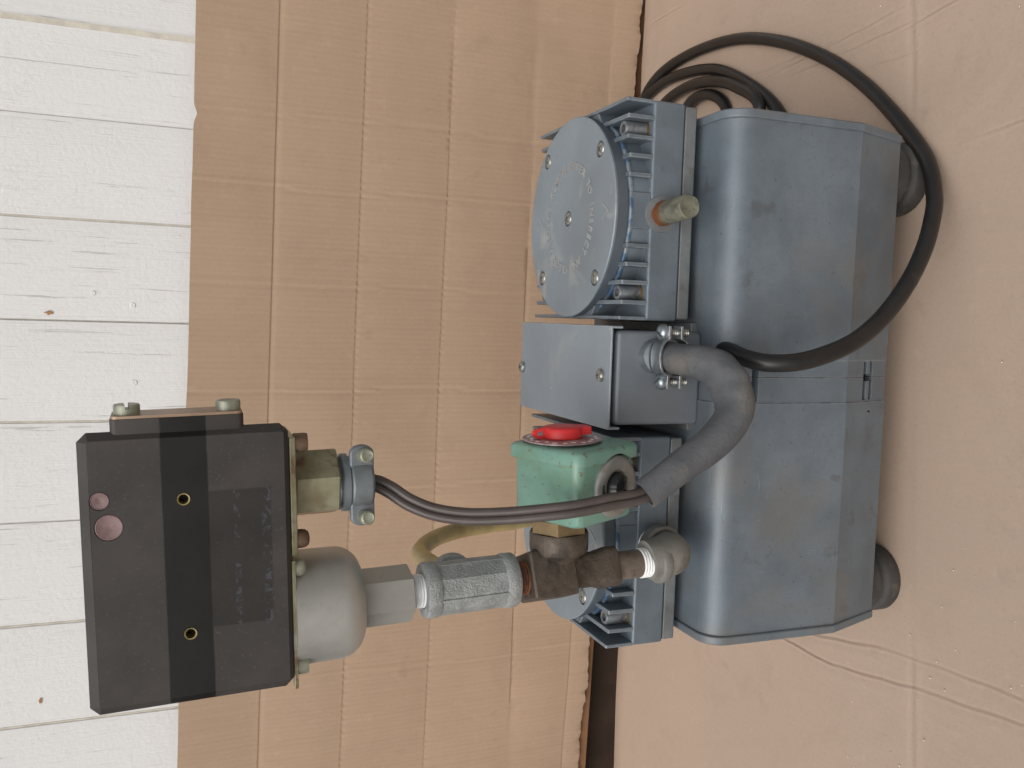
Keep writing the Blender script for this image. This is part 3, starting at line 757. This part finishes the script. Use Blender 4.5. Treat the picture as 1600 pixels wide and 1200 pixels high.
# blank port with a short corroded nipple on the right head
bm = nb(); d = V3(0.05, -1, 0.0).normalized()
add_lathe(bm, [(6.3, -2), (6.6, 3), (6.3, 9), (6.4, 20), (6.2, 26.6), (5.6, 27.4), (4.9, 27.0), (0, 26.8)], (CX-1.2, 0, 181.4), d, 32, wob=lambda t: 1+0.025*math.sin(t*31))
part('pipe_nipple', bm, 'nipple', pump, label='short corroded pipe stub with a rust ring on the right pump head')
bm = nb(); add_lathe(bm, [(10.0, 0.6), (9.6, -0.9), (7.0, -1.2)], (CX-1.2, 0.2, 181.4), (0, 1, 0), 36); part('port_boss', bm, 'head_plate', pump)

# ---- junction box between the heads
bm = nb(); add_box(bm, -24.6, 26.0, -3.0, 112, 154.0, 206.6)
jb = part('junction_box', bm, 'jbox', pump, bevel=2.8, seg=4)
bm = nb(); add_box(bm, -28.6, 31, 2.5, 113, 150.6, 158.0); part('box_flange', bm, 'head_plate', jb, bevel=0.8)
bm = nb()                                                     # folded lid: flat top with turned-down sides
outer = [(-26.6, 204.2), (-26.6, 211.3), (28.2, 211.3), (28.2, 204.2), (26.9, 204.2), (26.9, 210.0), (-25.3, 210.0), (-25.3, 204.2)]
n = len(outer); Af = [bm.verts.new((x, -5.0, z)) for x, z in outer]; Bf = [bm.verts.new((x, 119, z)) for x, z in outer]
for k in range(n): bm.faces.new((Af[k], Af[(k+1) % n], Bf[(k+1) % n], Bf[k]))
bm.faces.new(Af[::-1]); bm.faces.new(Bf)
part('lid', bm, 'jcover', jb, bevel=0.5, seg=2)
for (x, y) in ((-1.0, 115.5), (1.6, 4.6)):
    part('screw', screw_bm((x, y, 211.2), (0, 0, 1), 3.6, 2.6, 'cross', .3, 1.3), 'screw', jb)

# ---- cable clamp on the front of the junction box
kx, kz = 12.6, 180.3
bm = nb(); add_lathe(bm, [(9.2, -2.5), (9.2, 4.6), (8.5, 5.6), (0, 5.6)], (kx, -3, kz+4.2), (0, -1, 0), 40)
cl = part('cable_clamp', bm, 'zinc', pump, label='bright zinc cable clamp on the junction box')
def clamp_half(zs, mat_, y0, y1, hw, arch, thick):
    b = nb(); pts_o, pts_i = [], []
    N = 24
    for k in range(N+1):
        x = -hw+2*hw*k/N
        z = arch*math.sqrt(max(0, 1-(x/9.2)**2))**0.8 if abs(x) < 9.2 else 0
        pts_o.append((kx+x, kz+zs*(3.2+z+thick))); pts_i.append((kx+x, kz+zs*(3.2+z)))
    poly = pts_o+pts_i[::-1]
    A_ = [b.verts.new((x, y0, z)) for x, z in poly]; B_ = [b.verts.new((x, y1, z)) for x, z in poly]
    m = len(poly); h2 = N+1
    for k in range(m): b.faces.new((A_[k], A_[(k+1) % m], B_[(k+1) % m], B_[k]))
    for k in range(N):
        b.faces.new((A_[k], A_[k+1], A_[m-2-k], A_[m-1-k])); b.faces.new((B_[k], B_[m-1-k], B_[m-2-k], B_[k+1]))
    return part('clamp_strap', b, mat_, cl, bevel=0.3)
def dome_slot(x, sx):
    b = nb(); add_lathe(b, [(4.2, -.5), (4.2, 1.4), (3.6, 2.7), (2.2, 3.6), (0, 3.9)], (x, -13.8, kz+4.7), (0, 0, 1), 28)
    c = nb(); add_box(c, -6, 6, -0.55, 0.55, -1.3, 2, Matrix.Translation((x, -13.8, kz+8.6)) @ Matrix.Rotation(0.9*sx, 4, 'Z')); return b, c
clamp_half(1, 'zinc', -19.0, -9.4, 16.4, 5.0, 1.5)
clamp_half(-1, 'zinc', -18.0, -10.0, 16.4, 5.0, 1.5)
for sx in (-1, 1):
    x = kx+sx*13.0
    part('screw', bsub(*dome_slot(x, sx)), 'zinc', cl)
    bm = nb(); add_thread(bm, 2.2, -9.6, 4.7, 1.1, (x, -13.8, kz), (0, 0, 1), 0.35, 20); part('screw_shank', bm, 'screw', cl)

# ---- grey woven sleeve and the flat brown lead it carries up to the switch
sp = spline([(kx, -4, kz), (kx, -12, kz+0.3), (11.9, -22, 179.6), (11.2, -36, 176.6), (7.4, -48, 173.2), (-2.0, -56, 171.0), (-13.2, -61, 173.0), (-25, -63, 184.9), (-36.7, -63, 203.0), (-49.3, -61, 220.2)], 9)
def sl_r(t): return 8.4-0.3*math.sin(t*9)+1.0*math.exp(-((t-0.6)/0.2)**2)+(0.0 if t < 0.75 else -(t-0.75)*3.0)
def sl_q(t):
    k = math.exp(-((t-0.52)/0.14)**2); return (1+0.20*k, 1-0.24*k)
bm = nb(); rings = add_tube(bm, sp, sl_r, 28, squash=sl_q, cap=False)
for i, ring in enumerate(rings):                              # lengthwise crease and a kink on the inside of the bend
    t = i/(len(rings)-1); c = sum((v.co for v in ring), Vector())/len(ring)
    for k, v in enumerate(ring):
        a = 2*math.pi*k/28
        dent = 0.17*math.exp(-((a-0.75-0.25*math.sin(t*5))/0.2)**2)*min(1, max(0, (t-0.3)*6))+0.10*math.exp(-((a-2.3-0.2*math.sin(t*9))/0.22)**2)*math.exp(-((t-0.55)/0.16)**2)+0.08*math.exp(-((a-5.0-0.3*math.sin(t*7))/0.3)**2)*(t > 0.35)+0.035*math.sin(t*70+a*2)*math.exp(-((t-0.5)/0.12)**2)+0.05*math.exp(-((a-1.2)/0.3)**2)*math.exp(-((t-0.42)/0.06)**2)
        v.co = c+(v.co-c)*(1-dent+0.012*math.sin(a*7+t*23))
inner = []                                                    # open, hollow end
for v in rings[-1]:
    c = sp[-1]; inner.append(bm.verts.new(c+(v.co-c)*0.82))
deep = [bm.verts.new(v.co+(sp[-8]-sp[-1])*0.9) for v in inner]
for k in range(28):
    k2 = (k+1) % 28
    bm.faces.new((rings[-1][k], rings[-1][k2], inner[k2], inner[k])); bm.faces.new((inner[k], inner[k2], deep[k2], deep[k]))
bm.faces.new(rings[0][::-1])
part('cable_sleeve', bm, 'sleeve', pump, smooth=60, label='dusty grey woven sleeve bending from the clamp towards the valve')
wp = spline([(-36.7, -63, 203.0), (-48.9, -61, 219.3), (-51.9, -62, 239.6), (-54.3, -61, 255.2), (-56.2, -57, 269.1), (-58.4, -50, 284.9), (-59.4, -43, 300.8), (-58.0, -37, 314.1), (-54.1, -32, 324.7), (-48.9, -27.5, 332.7), (-46.0, -25.4, 339), (-45.2, -25, 347)], 10)
sect = []
for k in range(64):                                           # figure-of-eight outline with moulded ribs
    th = 2*math.pi*k/64; c, q = math.cos(th), math.sin(th); best = 0
    for o_ in (-1.85, 1.85):
        dsc = 2.0**2-(o_*q)**2
        if dsc > 0: best = max(best, o_*c+math.sqrt(dsc))
    best += 0.09*math.cos(th*22)
    sect.append((best*c, best*q))
bm = nb(); add_section_tube(bm, wp, sect)
part('lead_wire', bm, 'wire', pump, smooth=60, label='flat brown two-core lead from the sleeve to the switch')

# ---- piping stack, drawn in its own slightly leaning frame
STK = Matrix.Translation((-93, -25, 195)) @ Matrix.Rotation(R_(-2.3), 4, 'Y') @ Matrix.Rotation(R_(-1.2), 4, 'Z')
# elbow from the left head
el_path = []
for k in range(13):
    th = math.pi/2*k/12; el_path.append((-90.6, -25+9.5*(1-math.cos(th)), 188-9.5*math.sin(th)))
bm = nb(); add_tube(bm, [(-92.0, -25, 196)]+el_path+[(-90.2, -8, 178.5)], lambda t: 10.2+1.0*math.sin(t*math.pi), 32)
elb = part('pipe_elbow', bm, 'malleable', pump, smooth=60)
bm = nb(); add_lathe(bm, [(10.2, -9), (11.4, -8), (11.6, -4.0), (11.0, -3.0), (8.6, -3.0), (8.6, -7)], (0, 0, 0), (0, 0, 1), 36, cap=False); part('collar', bm, 'malleable', elb, STK, smooth=50)
bm = nb(); add_lathe(bm, [(10.4, -1), (12.0, 0), (12.2, 5.2), (11.5, 6.2), (8.0, 6.2)], (-90.2, -12.4, 178.9), (0, 1, 0.03), 36, cap=False); part('collar', bm, 'malleable', elb, smooth=50)
bm = nb(); add_thread(bm, 7.9, -8, 6, 1.4, (-90.2, -5, 179.2), (0, 1, 0.0), 0.5); part('taped_thread', bm, 'teflon', elb)
# nipple between elbow and valve
bm = nb(); add_lathe(bm, [(7.0, 5.6), (7.2, 6.2), (7.2, 22)], (0, 0, 0), (0, 0, 1), 36); nip = part('pipe_nipple', bm, 'steelpipe', pump, STK)
bm = nb(); add_thread(bm, 7.7, -6, 6.0, 1.5, depth=0.6); part('taped_thread', bm, 'teflon', nip, STK)
# valve body
SQ = []
def rsq(h, rc, rot):
    pts = []
    for q in range(4):
        cx = (h-rc)*(1 if q in (0, 3) else -1); cy = (h-rc)*(1 if q < 2 else -1)
        for k in range(5):
            a = q*math.pi/2+k/4*math.pi/2; x, y = cx+rc*math.cos(a), cy+rc*math.sin(a)
            pts.append((x*math.cos(rot)-y*math.sin(rot), x*math.sin(rot)+y*math.cos(rot)))
    return pts
def loft(bm, secs):
    rings = [[bm.verts.new((x, y, z)) for (x, y) in s] for (s, z) in secs]; n = len(rings[0])
    for A_, B_ in zip(rings, rings[1:]):
        for k in range(n): bm.faces.new((A_[k], A_[(k+1) % n], B_[(k+1) % n], B_[k]))
    bm.faces.new(rings[0][::-1]); bm.faces.new(rings[-1])
bm = nb()
loft(bm, [(rsq(9.0, 3.4, .42), 21.0), (rsq(9.8, 3.4, .42), 21.8), (rsq(9.8, 3.6, .42), 28.0), (rsq(8.5, 4.6, .42), 32.5), (rsq(8.6, 4.4, .42), 43.0), (rsq(9.6, 3.0, .42), 45.6), (rsq(11.4, 1.8, .42), 46.6), (rsq(11.5, 1.3, .42), 68.2), (rsq(10.7, 1.2, .42), 69.2)])
val = part('solenoid_valve', bm, 'bronze', pump, STK, smooth=28, label='tarnished bronze valve with green coil housing and red clip')
# bonnet boss joining the body
bm = nb(); add_lathe(bm, [(8.0, 4), (9.6, 8.0), (11.2, 10.2), (13.6, 11.6), (14.4, 12.6), (14.6, 15), (14.6, 21.0), (14.0, 22.2)], (0, 0, 51), (1, 0, 0), 40); part('bonnet_boss', bm, 'bronze', val, STK, smooth=50)
bm = nb(); add_hex(bm, 14.6, 22.0, 29.2, (0, 0, 51), (1, 0, 0), 0.6, 0.8); part('bonnet_nut', bm, 'brass', val, STK, smooth=20)
# green coil housing, turned 24 degrees about the bonnet
ca, sa = math.cos(R_(24)), math.sin(R_(24))
E1 = Vector((0, -sa, ca)); E2 = Vector((0, -ca, -sa))
HM = STK @ Matrix.Translation((0, 0, 51)) @ Matrix((Vector((1, 0, 0)), -E2, E1)).transposed().to_4x4()   # local: x along the bonnet, -y = face with the hub, z = upper face
def rrect(cy, cz, w, h, rc, n=6):
    pts = []
    for (sy, sz, a0) in ((1, 1, 0), (-1, 1, 90), (-1, -1, 180), (1, -1, 270)):
        for k in range(n+1):
            a = R_(a0+90*k/n); pts.append((cy+sy*(w/2-rc)+rc*math.cos(a), cz+sz*(h/2-rc)+rc*math.sin(a)))
    return pts
def xloft(bm, secs):
    rings = [[bm.verts.new((x, y, z)) for (y, z) in s] for (s, x) in secs]; n = len(rings[0])
    for A_, B_ in zip(rings, rings[1:]):
        for k in range(n): bm.faces.new((A_[k], A_[(k+1) % n], B_[(k+1) % n], B_[k]))
    bm.faces.new(rings[0][::-1]); bm.faces.new(rings[-1])
hy, hz = -3.0, -7.3
bm = nb(); xloft(bm, [(rrect(hy, hz, 40, 40, 5), 29.2), (rrect(hy, hz, 42.2, 42.2, 4.5), 30.6), (rrect(hy, hz, 42.6, 42.6, 4.5), 60.2)])
chs = part('coil_housing', bm, 'green', val, HM, smooth=50, label='green enamelled coil housing with rust specks')
bm = nb(); xloft(bm, [(rrect(hy, hz, 42.8, 42.8, 4.5), 58.7), (rrect(hy, hz, 47.0, 47.0, 5.0), 58.8), (rrect(hy, hz, 47.0, 47.0, 5.0), 64.0), (rrect(hy, hz, 45.4, 45.4, 5.5), 65.5), (rrect(hy, hz, 40, 40, 6), 66.3)])
cap_ = part('housing_cap', bm, 'green', val, HM, smooth=50)
b = nb(); add_lathe(b, [(16.2, -3), (16.2, 6)], (46.0, -23.0, -12.4), (0, -1, 0), 40); boolean_cut(cap_, [])
me_b = finish(b, 180); co = bpy.data.objects.new('cut', me_b); link(co, None, HM)
md = cap_.modifiers.new('cut', 'BOOLEAN'); md.object = co; md.solver = 'EXACT'; bpy.context.view_layer.update()
cap_.data = bpy.data.meshes.new_from_object(cap_.evaluated_get(bpy.context.evaluated_depsgraph_get())); cap_.modifiers.remove(md); bpy.data.objects.remove(co)
cap_.data.shade_smooth(); cap_.data.set_sharp_from_angle(angle=R_(50))
# hub disc with black plug on the lower front face
hc = (46.0, -24.4, -12.4)
bm = nb(); add_lathe(bm, [(15.2, -0.2), (15.2, 1.0), (14.4, 2.0), (12.4, 2.5), (9.0, 2.2), (7.8, 1.6), (7.4, 0.4), (0, 0.3)], hc, (0, -1, 0), 48); hd = part('hub_disc', bm, 'hub', val, HM, smooth=50)
b = nb(); add_box(b, hc[0]-2.2, hc[0]+2.6, hc[1]-5, hc[1]+3, hc[2]+8.4, hc[2]+12.2); boolean_cut(hd, [b]); hd.data.shade_smooth(); hd.data.set_sharp_from_angle(angle=R_(50))
bm = nb(); add_lathe(bm, [(7.2, 0.2), (6.9, 3.0), (5.6, 5.6), (3.0, 6.8), (0, 7.1)], hc, (0, -1, 0), 32)
c = nb(); add_box(c, -9, 9, -9, -2.6, -0.9, 0.9, Matrix.Translation(hc) @ Matrix.Rotation(0.7, 4, 'Y')); bm = bsub(bm, c)
c = nb(); add_box(c, 0, 9, -9, -1.8, -7, -0.5, Matrix.Translation(hc) @ Matrix.Rotation(0.7, 4, 'Y')); bm = bsub(bm, c)
part('hub_plug', bm, 'plug', val, HM, bevel=0.5, seg=2)
bm = nb(); add_box(bm, hc[0]+12, hc[0]+15.6, hc[1]-0.25, hc[1]+1.4, hc[2]+0.6, hc[2]+4.4); part('hub_notch', bm, 'black', val, HM)
# dial and red clip on the end of the coil
dc = Vector((0, -0.4, -1.4))
bm = nb(); add_lathe(bm, [(11, 66.2), (11, 67.4), (19.4, 67.5), (19.6, 67.9), (19.3, 68.2), (0, 68.2)], dc, (1, 0, 0), 72); dl = part('dial_plate', bm, 'dial', val, HM, smooth=40)
for k in range(22):
    a = k*2*math.pi/22+.1; r = 16.6 if k % 3 else 15.2
    bm = nb(); M = Matrix.Translation((68.25, dc.y+r*math.cos(a), dc.z+r*math.sin(a))) @ Matrix.Rotation(a, 4, 'X')
    add_box(bm, -0.1, 0.1, -0.7, 0.7, -1.0-0.5*(k % 2), 1.0, M); part('dial_mark', bm, 'mark', val, HM)
lx, lz = -0.407, -0.914                                     # the clip's long axis in the dial plane
def oval(a_, b_, n=44): return [(dc.y+lx*a_*math.cos(2*math.pi*k/n)-lz*b_*math.sin(2*math.pi*k/n), dc.z+lz*a_*math.cos(2*math.pi*k/n)+lx*b_*math.sin(2*math.pi*k/n)) for k in range(n)]
bm = nb(); xloft(bm, [(oval(9.6, 8.8), 68.3), (oval(10.0, 9.2), 68.8), (oval(9.9, 9.1), 72.9), (oval(9.4, 8.6), 73.6), (oval(8.6, 7.9), 73.9)])
c = nb(); add_prism(c, [(dc.y+lx*a_-lz*b_, dc.z+lz*a_+lx*b_) for (a_, b_) in ((6, -5), (13.2, -5), (14, -4), (14, 4), (13.2, 5), (6, 5))], 69.8, 73.4, 'x'); bm = bsub(bm, c, 'UNION')
rc_ = part('red_clip', bm, 'red', val, HM, bevel=0.4, label='bright red plastic clip on the end of the coil')
bm = nb()                                                     # eyelet at one side of the clip
N = 28; vv = []
for h_ in (-1.5, 1.5):
    for (ra, rb_, sh) in ((4.4, 2.6, 0.0), (2.6, 1.4, 0.2)):
        vv.append([bm.verts.new((70.9+rb_*math.sin(2*math.pi*k/N), dc.y+lx*(-11.2+sh+ra*math.cos(2*math.pi*k/N))-lz*h_, dc.z+lz*(-11.2+sh+ra*math.cos(2*math.pi*k/N))+lx*h_)) for k in range(N)])
for k in range(N):
    k2 = (k+1) % N; o0, i0_, o1, i1_ = vv
    bm.faces.new((o0[k], o0[k2], o1[k2], o1[k])); bm.faces.new((i0_[k], i1_[k], i1_[k2], i0_[k2])); bm.faces.new((o0[k], i0_[k], i0_[k2], o0[k2])); bm.faces.new((o1[k], o1[k2], i1_[k2], i1_[k]))
part('clip_eyelet', bm, 'red', val, HM, smooth=40)
# close nipple, tee, tape
bm = nb(); add_thread(bm, 8.2, 68.5, 77.5, 1.5, depth=0.7); part('rusty_thread', bm, 'rustpipe', pump, STK, label='short rusty threaded nipple above the valve')
bm = nb(); add_lathe(bm, [(12.4, 78), (12.5, 82), (12.6, 98), (12.5, 113), (12.4, 117)], (0, 0, 0), (0, 0, 1), 10)
tee = part('pipe_tee', bm, 'galv', pump, STK, bevel=0.6, smooth=20, label='rough galvanised pipe tee')
for (h0, h1) in ((75.2, 82.0), (114.2, 121.0)):
    bm = nb(); add_lathe(bm, [(8.2, h0+1.5), (8.4, h0), (12.5, h0), (13.0, h0+0.7), (13.1, h1-1.0), (12.5, h1), (8.4, h1), (8.2, h1-1.5)], (0, 0, 0), (0, 0, 1), 44, cap=False); part('collar', bm, 'galv', tee, STK, smooth=50)
for a in (-1.75, -0.25, 0.9, 2.9):
    bm = nb(); add_box(bm, 11.4, 12.9, -0.7, 0.7, 80.9, 114.4, Matrix.Rotation(a, 4, 'Z')); part('casting_rib', bm, 'galv', tee, STK, bevel=0.5)
bm = nb(); add_lathe(bm, [(8.5, 0), (9.2, 11), (10.8, 12), (11.0, 17), (10.2, 18), (5.0, 18)], (0, 0, 102), (0.03, 1, 0.0), 36); part('branch', bm, 'galv', tee, STK, smooth=50)
bm = nb(); add_thread(bm, 7.9, 120.4, 127.6, 1.35, depth=0.5); part('taped_thread', bm, 'teflon', pump, STK)
# yellowed tube from the tee over to the back of the left head
bm = nb(); hp = spline([(-96.0, -8, 297.4), (-95.2, 6, 301.6), (-94.2, 24, 303.5), (-92.8, 42, 293.4), (-92.8, 58, 276.7), (-94, 72, 254.5), (-96.5, 90, 219.4), (-98, 108, 187), (-99, 112, 172)], 10)
add_tube(bm, hp, 4.6, 22); part('hose', bm, 'hose', pump, smooth=60, label='yellowed plastic tube arching behind the tee')

# ---- pressure switch on top of the stack
bm = nb(); add_hex(bm, 13.2, 126.9, 150.4, (0, 0, 0), (0, 0, 1), 0.80, 0.9)
part('hex_adapter', bm, 'hexalloy', pump, STK, smooth=20)
bm = nb()
dome = [(0, 149.6), (12.0, 149.7), (14.4, 150.1)]
for k in range(1, 11):
    th = math.pi/2*k/10; dome.append((13.6+11.2*math.sin(th), 161.4-11.3*math.cos(th)))
dome += [(25.0, 176), (25.2, 181.4), (0, 181.4)]
add_lathe(bm, dome, (0, 0, 0), (0, 0, 1), 72); dm = part('pressure_dome', bm, 'caststeel', pump, STK, smooth=50)

def oct_outline(x0, x1, z0, z1, c): return [(x0+c, z0), (x1-c, z0), (x1, z0+c), (x1, z1-c), (x1-c, z1), (x0+c, z1), (x0, z1-c), (x0, z0+c)]
bm = nb()
secs = [(oct_outline(-22.6, 83.0, 184.9, 257.7, 0.6), -24.0), (oct_outline(-26.4, 86.0, 182.8, 261.3, 3.4), -20.6), (oct_outline(-26.2, 85.6, 182.8, 261.2, 3.4), -18.0), (oct_outline(-21.0, 78.5, 183.4, 256, 3.4), 14.0)]
rings = [[bm.verts.new((x, y, z)) for (x, z) in s] for (s, y) in secs]
for A_, B_ in zip(rings, rings[1:]):
    for k in range(8): bm.faces.new((A_[k], A_[(k+1) % 8], B_[(k+1) % 8], B_[k]))
bm.faces.new(rings[0]); bm.faces.new(rings[-1][::-1])
sw = part('pressure_switch', bm, 'case', pump, STK, bevel=0.5, smooth=25, label='black moulded pressure switch case with darker strip and label scar')
def sw_cut(fn):
    b = nb(); fn(b); me = finish(b, 180); c_ = bpy.data.objects.new('cut', me); link(c_, None, STK)
    mods = [m for m in sw.modifiers]
    for m in mods: sw.modifiers.remove(m)
    md = sw.modifiers.new('cut', 'BOOLEAN'); md.object = c_; md.solver = 'EXACT'; bpy.context.view_layer.update()
    sw.data = bpy.data.meshes.new_from_object(sw.evaluated_get(bpy.context.evaluated_depsgraph_get())); sw.modifiers.remove(md); bpy.data.objects.remove(c_)
for (x, z, r) in ((58.2, 224.0, 2.5), (3.2, 223.3, 2.5)):
    sw_cut(lambda b: add_lathe(b, [(r, -6), (r, 6)], (x, -24, z), (0, -1, 0), 28))
for (x, z, r) in ((59.9, 254.0, 3.4), (49.3, 251.1, 5.0)):
    sw_cut(lambda b: add_lathe(b, [(r+0.2, -0.7), (r+0.2, 6)], (x, -24, z), (0, -1, 0), 36))
sw.data.shade_smooth(); sw.data.set_sharp_from_angle(angle=R_(25))
bv = sw.modifiers.new('bevel', 'BEVEL'); bv.width = 0.35*S; bv.segments = 2; bv.limit_method = 'ANGLE'; bv.angle_limit = R_(35)
for (x, z) in ((58.2, 224.0), (3.2, 223.3)):
    bm = nb(); add_lathe(bm, [(2.45, -5.8), (2.45, 0.25), (1.95, 0.2), (1.8, -0.6), (1.8, -5.5)], (x, -24, z), (0, -1, 0), 28, cap=False); part('threaded_insert', bm, 'bright_brass', sw, STK)
for (x, z, r) in ((59.9, 254.0, 3.4), (49.3, 251.1, 5.0)):
    bm = nb(); add_lathe(bm, [(r, -0.9), (r, -0.25), (r*0.93, -0.1), (r*0.86, -0.35), (r*0.3, -0.45), (r*0.2, -0.62), (0, -0.62)], (x, -24, z), (0, -1, 0), 36); part('sealed_plug', bm, 'pink', sw, STK, label='small round pinkish sealing plug')
# boss with a cover plate on the right side
bm = nb(); add_prism(bm, [(p[0], p[1]) for p in rrect(-13.0, 224.8, 18, 49.4, 2.4, 4)], 79.0, 90.6, 'x')
part('side_boss', bm, 'case', sw, STK, smooth=40)
bm = nb(); add_prism(bm, rrect(-13.0, 224.8, 17.4, 48.6, 2.4, 4), 90.7, 91.8, 'x'); part('side_plate', bm, 'tan_plate', sw, STK)
for (z, rt) in ((243.4, 0.1), (205.6, 1.3)):
    part('screw', screw_bm((91.8, -14.5, z), (1, 0, 0), 4.9, 3.9, 'slot', rt, 1.8), 'screw_dull', sw, STK, smooth=40)
# yellow zinc plates under the case
bm = nb(); add_box(bm, 29.2, 79.6, -20.4, 12, 179.8, 182.6); part('mounting_plate', bm, 'zincyellow', sw, STK, bevel=0.7)
bm = nb(); add_box(bm, -28.6, 27.4, -20.6, 14, 181.0, 182.7); part('mounting_plate', bm, 'zincyellow', sw, STK, bevel=0.4)
for (x, z, mm, kd) in ((76.6, 179.2, 'screw_old', 'slot'), (35.4, 179.2, 'screw_old', 'pan'), (23.2, 181.0, 'screw_dull', 'pan'), (-20.0, 181.0, 'screw_dull', 'slot')):
    part('screw', screw_bm((x, -16.0, z), (0, 0, -1), 4.0, 4.6, kd, 1.2, 2.2), mm, sw, STK, smooth=40)
# hex fitting and die-cast cord grip
bm = nb(); add_hex(bm, 15.4, 160.2, 179.4, (55.6, 0, 0), (0, 0, 1), 0.31, 1.2); part('hex_fitting', bm, 'zincyellow', sw, STK, smooth=20, label='yellow zinc plated hex fitting under the switch')
gx = 54.6
bm = nb(); add_lathe(bm, [(11.6, 160.6), (12.2, 159.6), (11.2, 158.8), (12.9, 158.0), (12.9, 155.4), (11.4, 154.6), (11.2, 146.4), (9.6, 145.2), (0, 145.2)], (gx, 0, 0), (0, 0, 1), 44)
grip = part('cord_grip', bm, 'zamak', pump, STK, smooth=40, label='grey die-cast cord grip clamped on the brown lead')
bm = nb()
pts = []
for k in range(24):                                           # saddle with two round ears
    a = -math.pi/2+math.pi*k/23; pts.append((gx+14.0+3.9*math.cos(a)+0.0, 150.1+5.4*math.sin(a)))
for k in range(24):
    a = math.pi/2+math.pi*k/23; pts.append((gx-14.4+3.9*math.cos(a), 150.1+5.4*math.sin(a)))
add_prism(bm, pts, -9.4, -5.6, 'y'); part('grip_ears', bm, 'zamak', grip, STK, bevel=1.1, seg=3)
bm = nb(); add_lathe(bm, [(10.0, 144.8), (11.9, 145.8), (11.9, 154.4), (10.4, 155.2)], (gx, -1.6, 0), (0, 0, 1), 44); part('grip_saddle', bm, 'zamak', grip, STK, bevel=0.8, smooth=40)
for x in (gx+13.4, gx-14.2):
    bm = nb(); add_lathe(bm, [(3.1, 0), (3.1, 5.6), (2.5, 6.3), (2.2, 6.1), (0, 6.0)], (x, -9.0, 149.6), (0.12, -1, -0.12), 24); part('screw', bm, 'screw_dull', grip, STK)

# ------------------------------------------------------------------ black power cord: from under the junction box, down in front, round the right side and into a coil behind
cp = spline([(18, -10, 148.0), (16.5, -24, 150.5), (13.6, -36, 149.0), (11.8, -46, 141), (13.8, -52, 124), (21.5, -53, 100), (32.1, -50, 79.7), (46.2, -47, 62.6), (62.5, -43, 47.3), (79.1, -38, 34.7), (94.6, -31.5, 24.4), (106.6, -25.5, 17.6), (124.4, -14.4, 10.5), (139, -2.0, 6.2),
             (164.1, 21.8, 5.2), (190.4, 51.2, 4.9), (216.5, 89.5, 4.8), (240.8, 139.4, 4.8), (257.8, 196.3, 4.8), (263.3, 261.7, 5), (256.8, 314.7, 5), (236, 343, 5), (196, 348, 5.5), (158, 352, 5), (140, 330, 6), (158, 318, 12), (200, 342, 13), (230, 350, 8), (243.3, 332.9, 5), (249.8, 290.3, 5), (242.8, 229.3, 5), (223.2, 183.6, 5), (194.7, 141.7, 5), (168, 126, 5), (150, 150, 6), (158, 168, 9), (194.4, 150, 12), (215.9, 180, 11), (228.6, 213.6, 10), (233.8, 249.9, 9), (231.4, 285.9, 8), (222, 308, 6), (196, 305, 5), (186, 284, 6), (205, 268, 9), (221, 250, 8), (221, 226, 6), (206, 204, 5), (176, 200, 5), (150, 215, 5)], 12)
bm = nb(); add_tube(bm, cp, 4.65, 20)
co_ = part('power_cord', bm, 'cord', None, smooth=60)
tag(co_, 'thick black rubber power cord looping from under the junction box round the pump', 'cord')

# ------------------------------------------------------------------ crumbs on the floor sheet
rd = random.Random(5); bm = nb()
for k in range(140):
    if k < 95: x = rd.uniform(-290, -90); y = rd.gauss(-30, 40)
    else: x = rd.uniform(-260, 260); y = rd.uniform(-95, 60)
    if abs(x) < 146 and y > -14: continue
    r = rd.choice((0.2, 0.25, 0.3, 0.4, 0.65))*rd.uniform(.7, 1.2)
    M = Matrix.Translation((x, y, 0.5+r*0.4)) @ Matrix.Rotation(rd.uniform(0, 6), 4, 'Z') @ Matrix.Diagonal((r*rd.uniform(.8, 1.6), r, r*0.7, 1))
    bmesh.ops.create_icosphere(bm, subdivisions=1, radius=1.0, matrix=M)
d_ = part('debris', bm, 'debris', smooth=180); tag(d_, 'tiny white crumbs scattered over the cardboard on the ground', 'debris', kind='stuff')
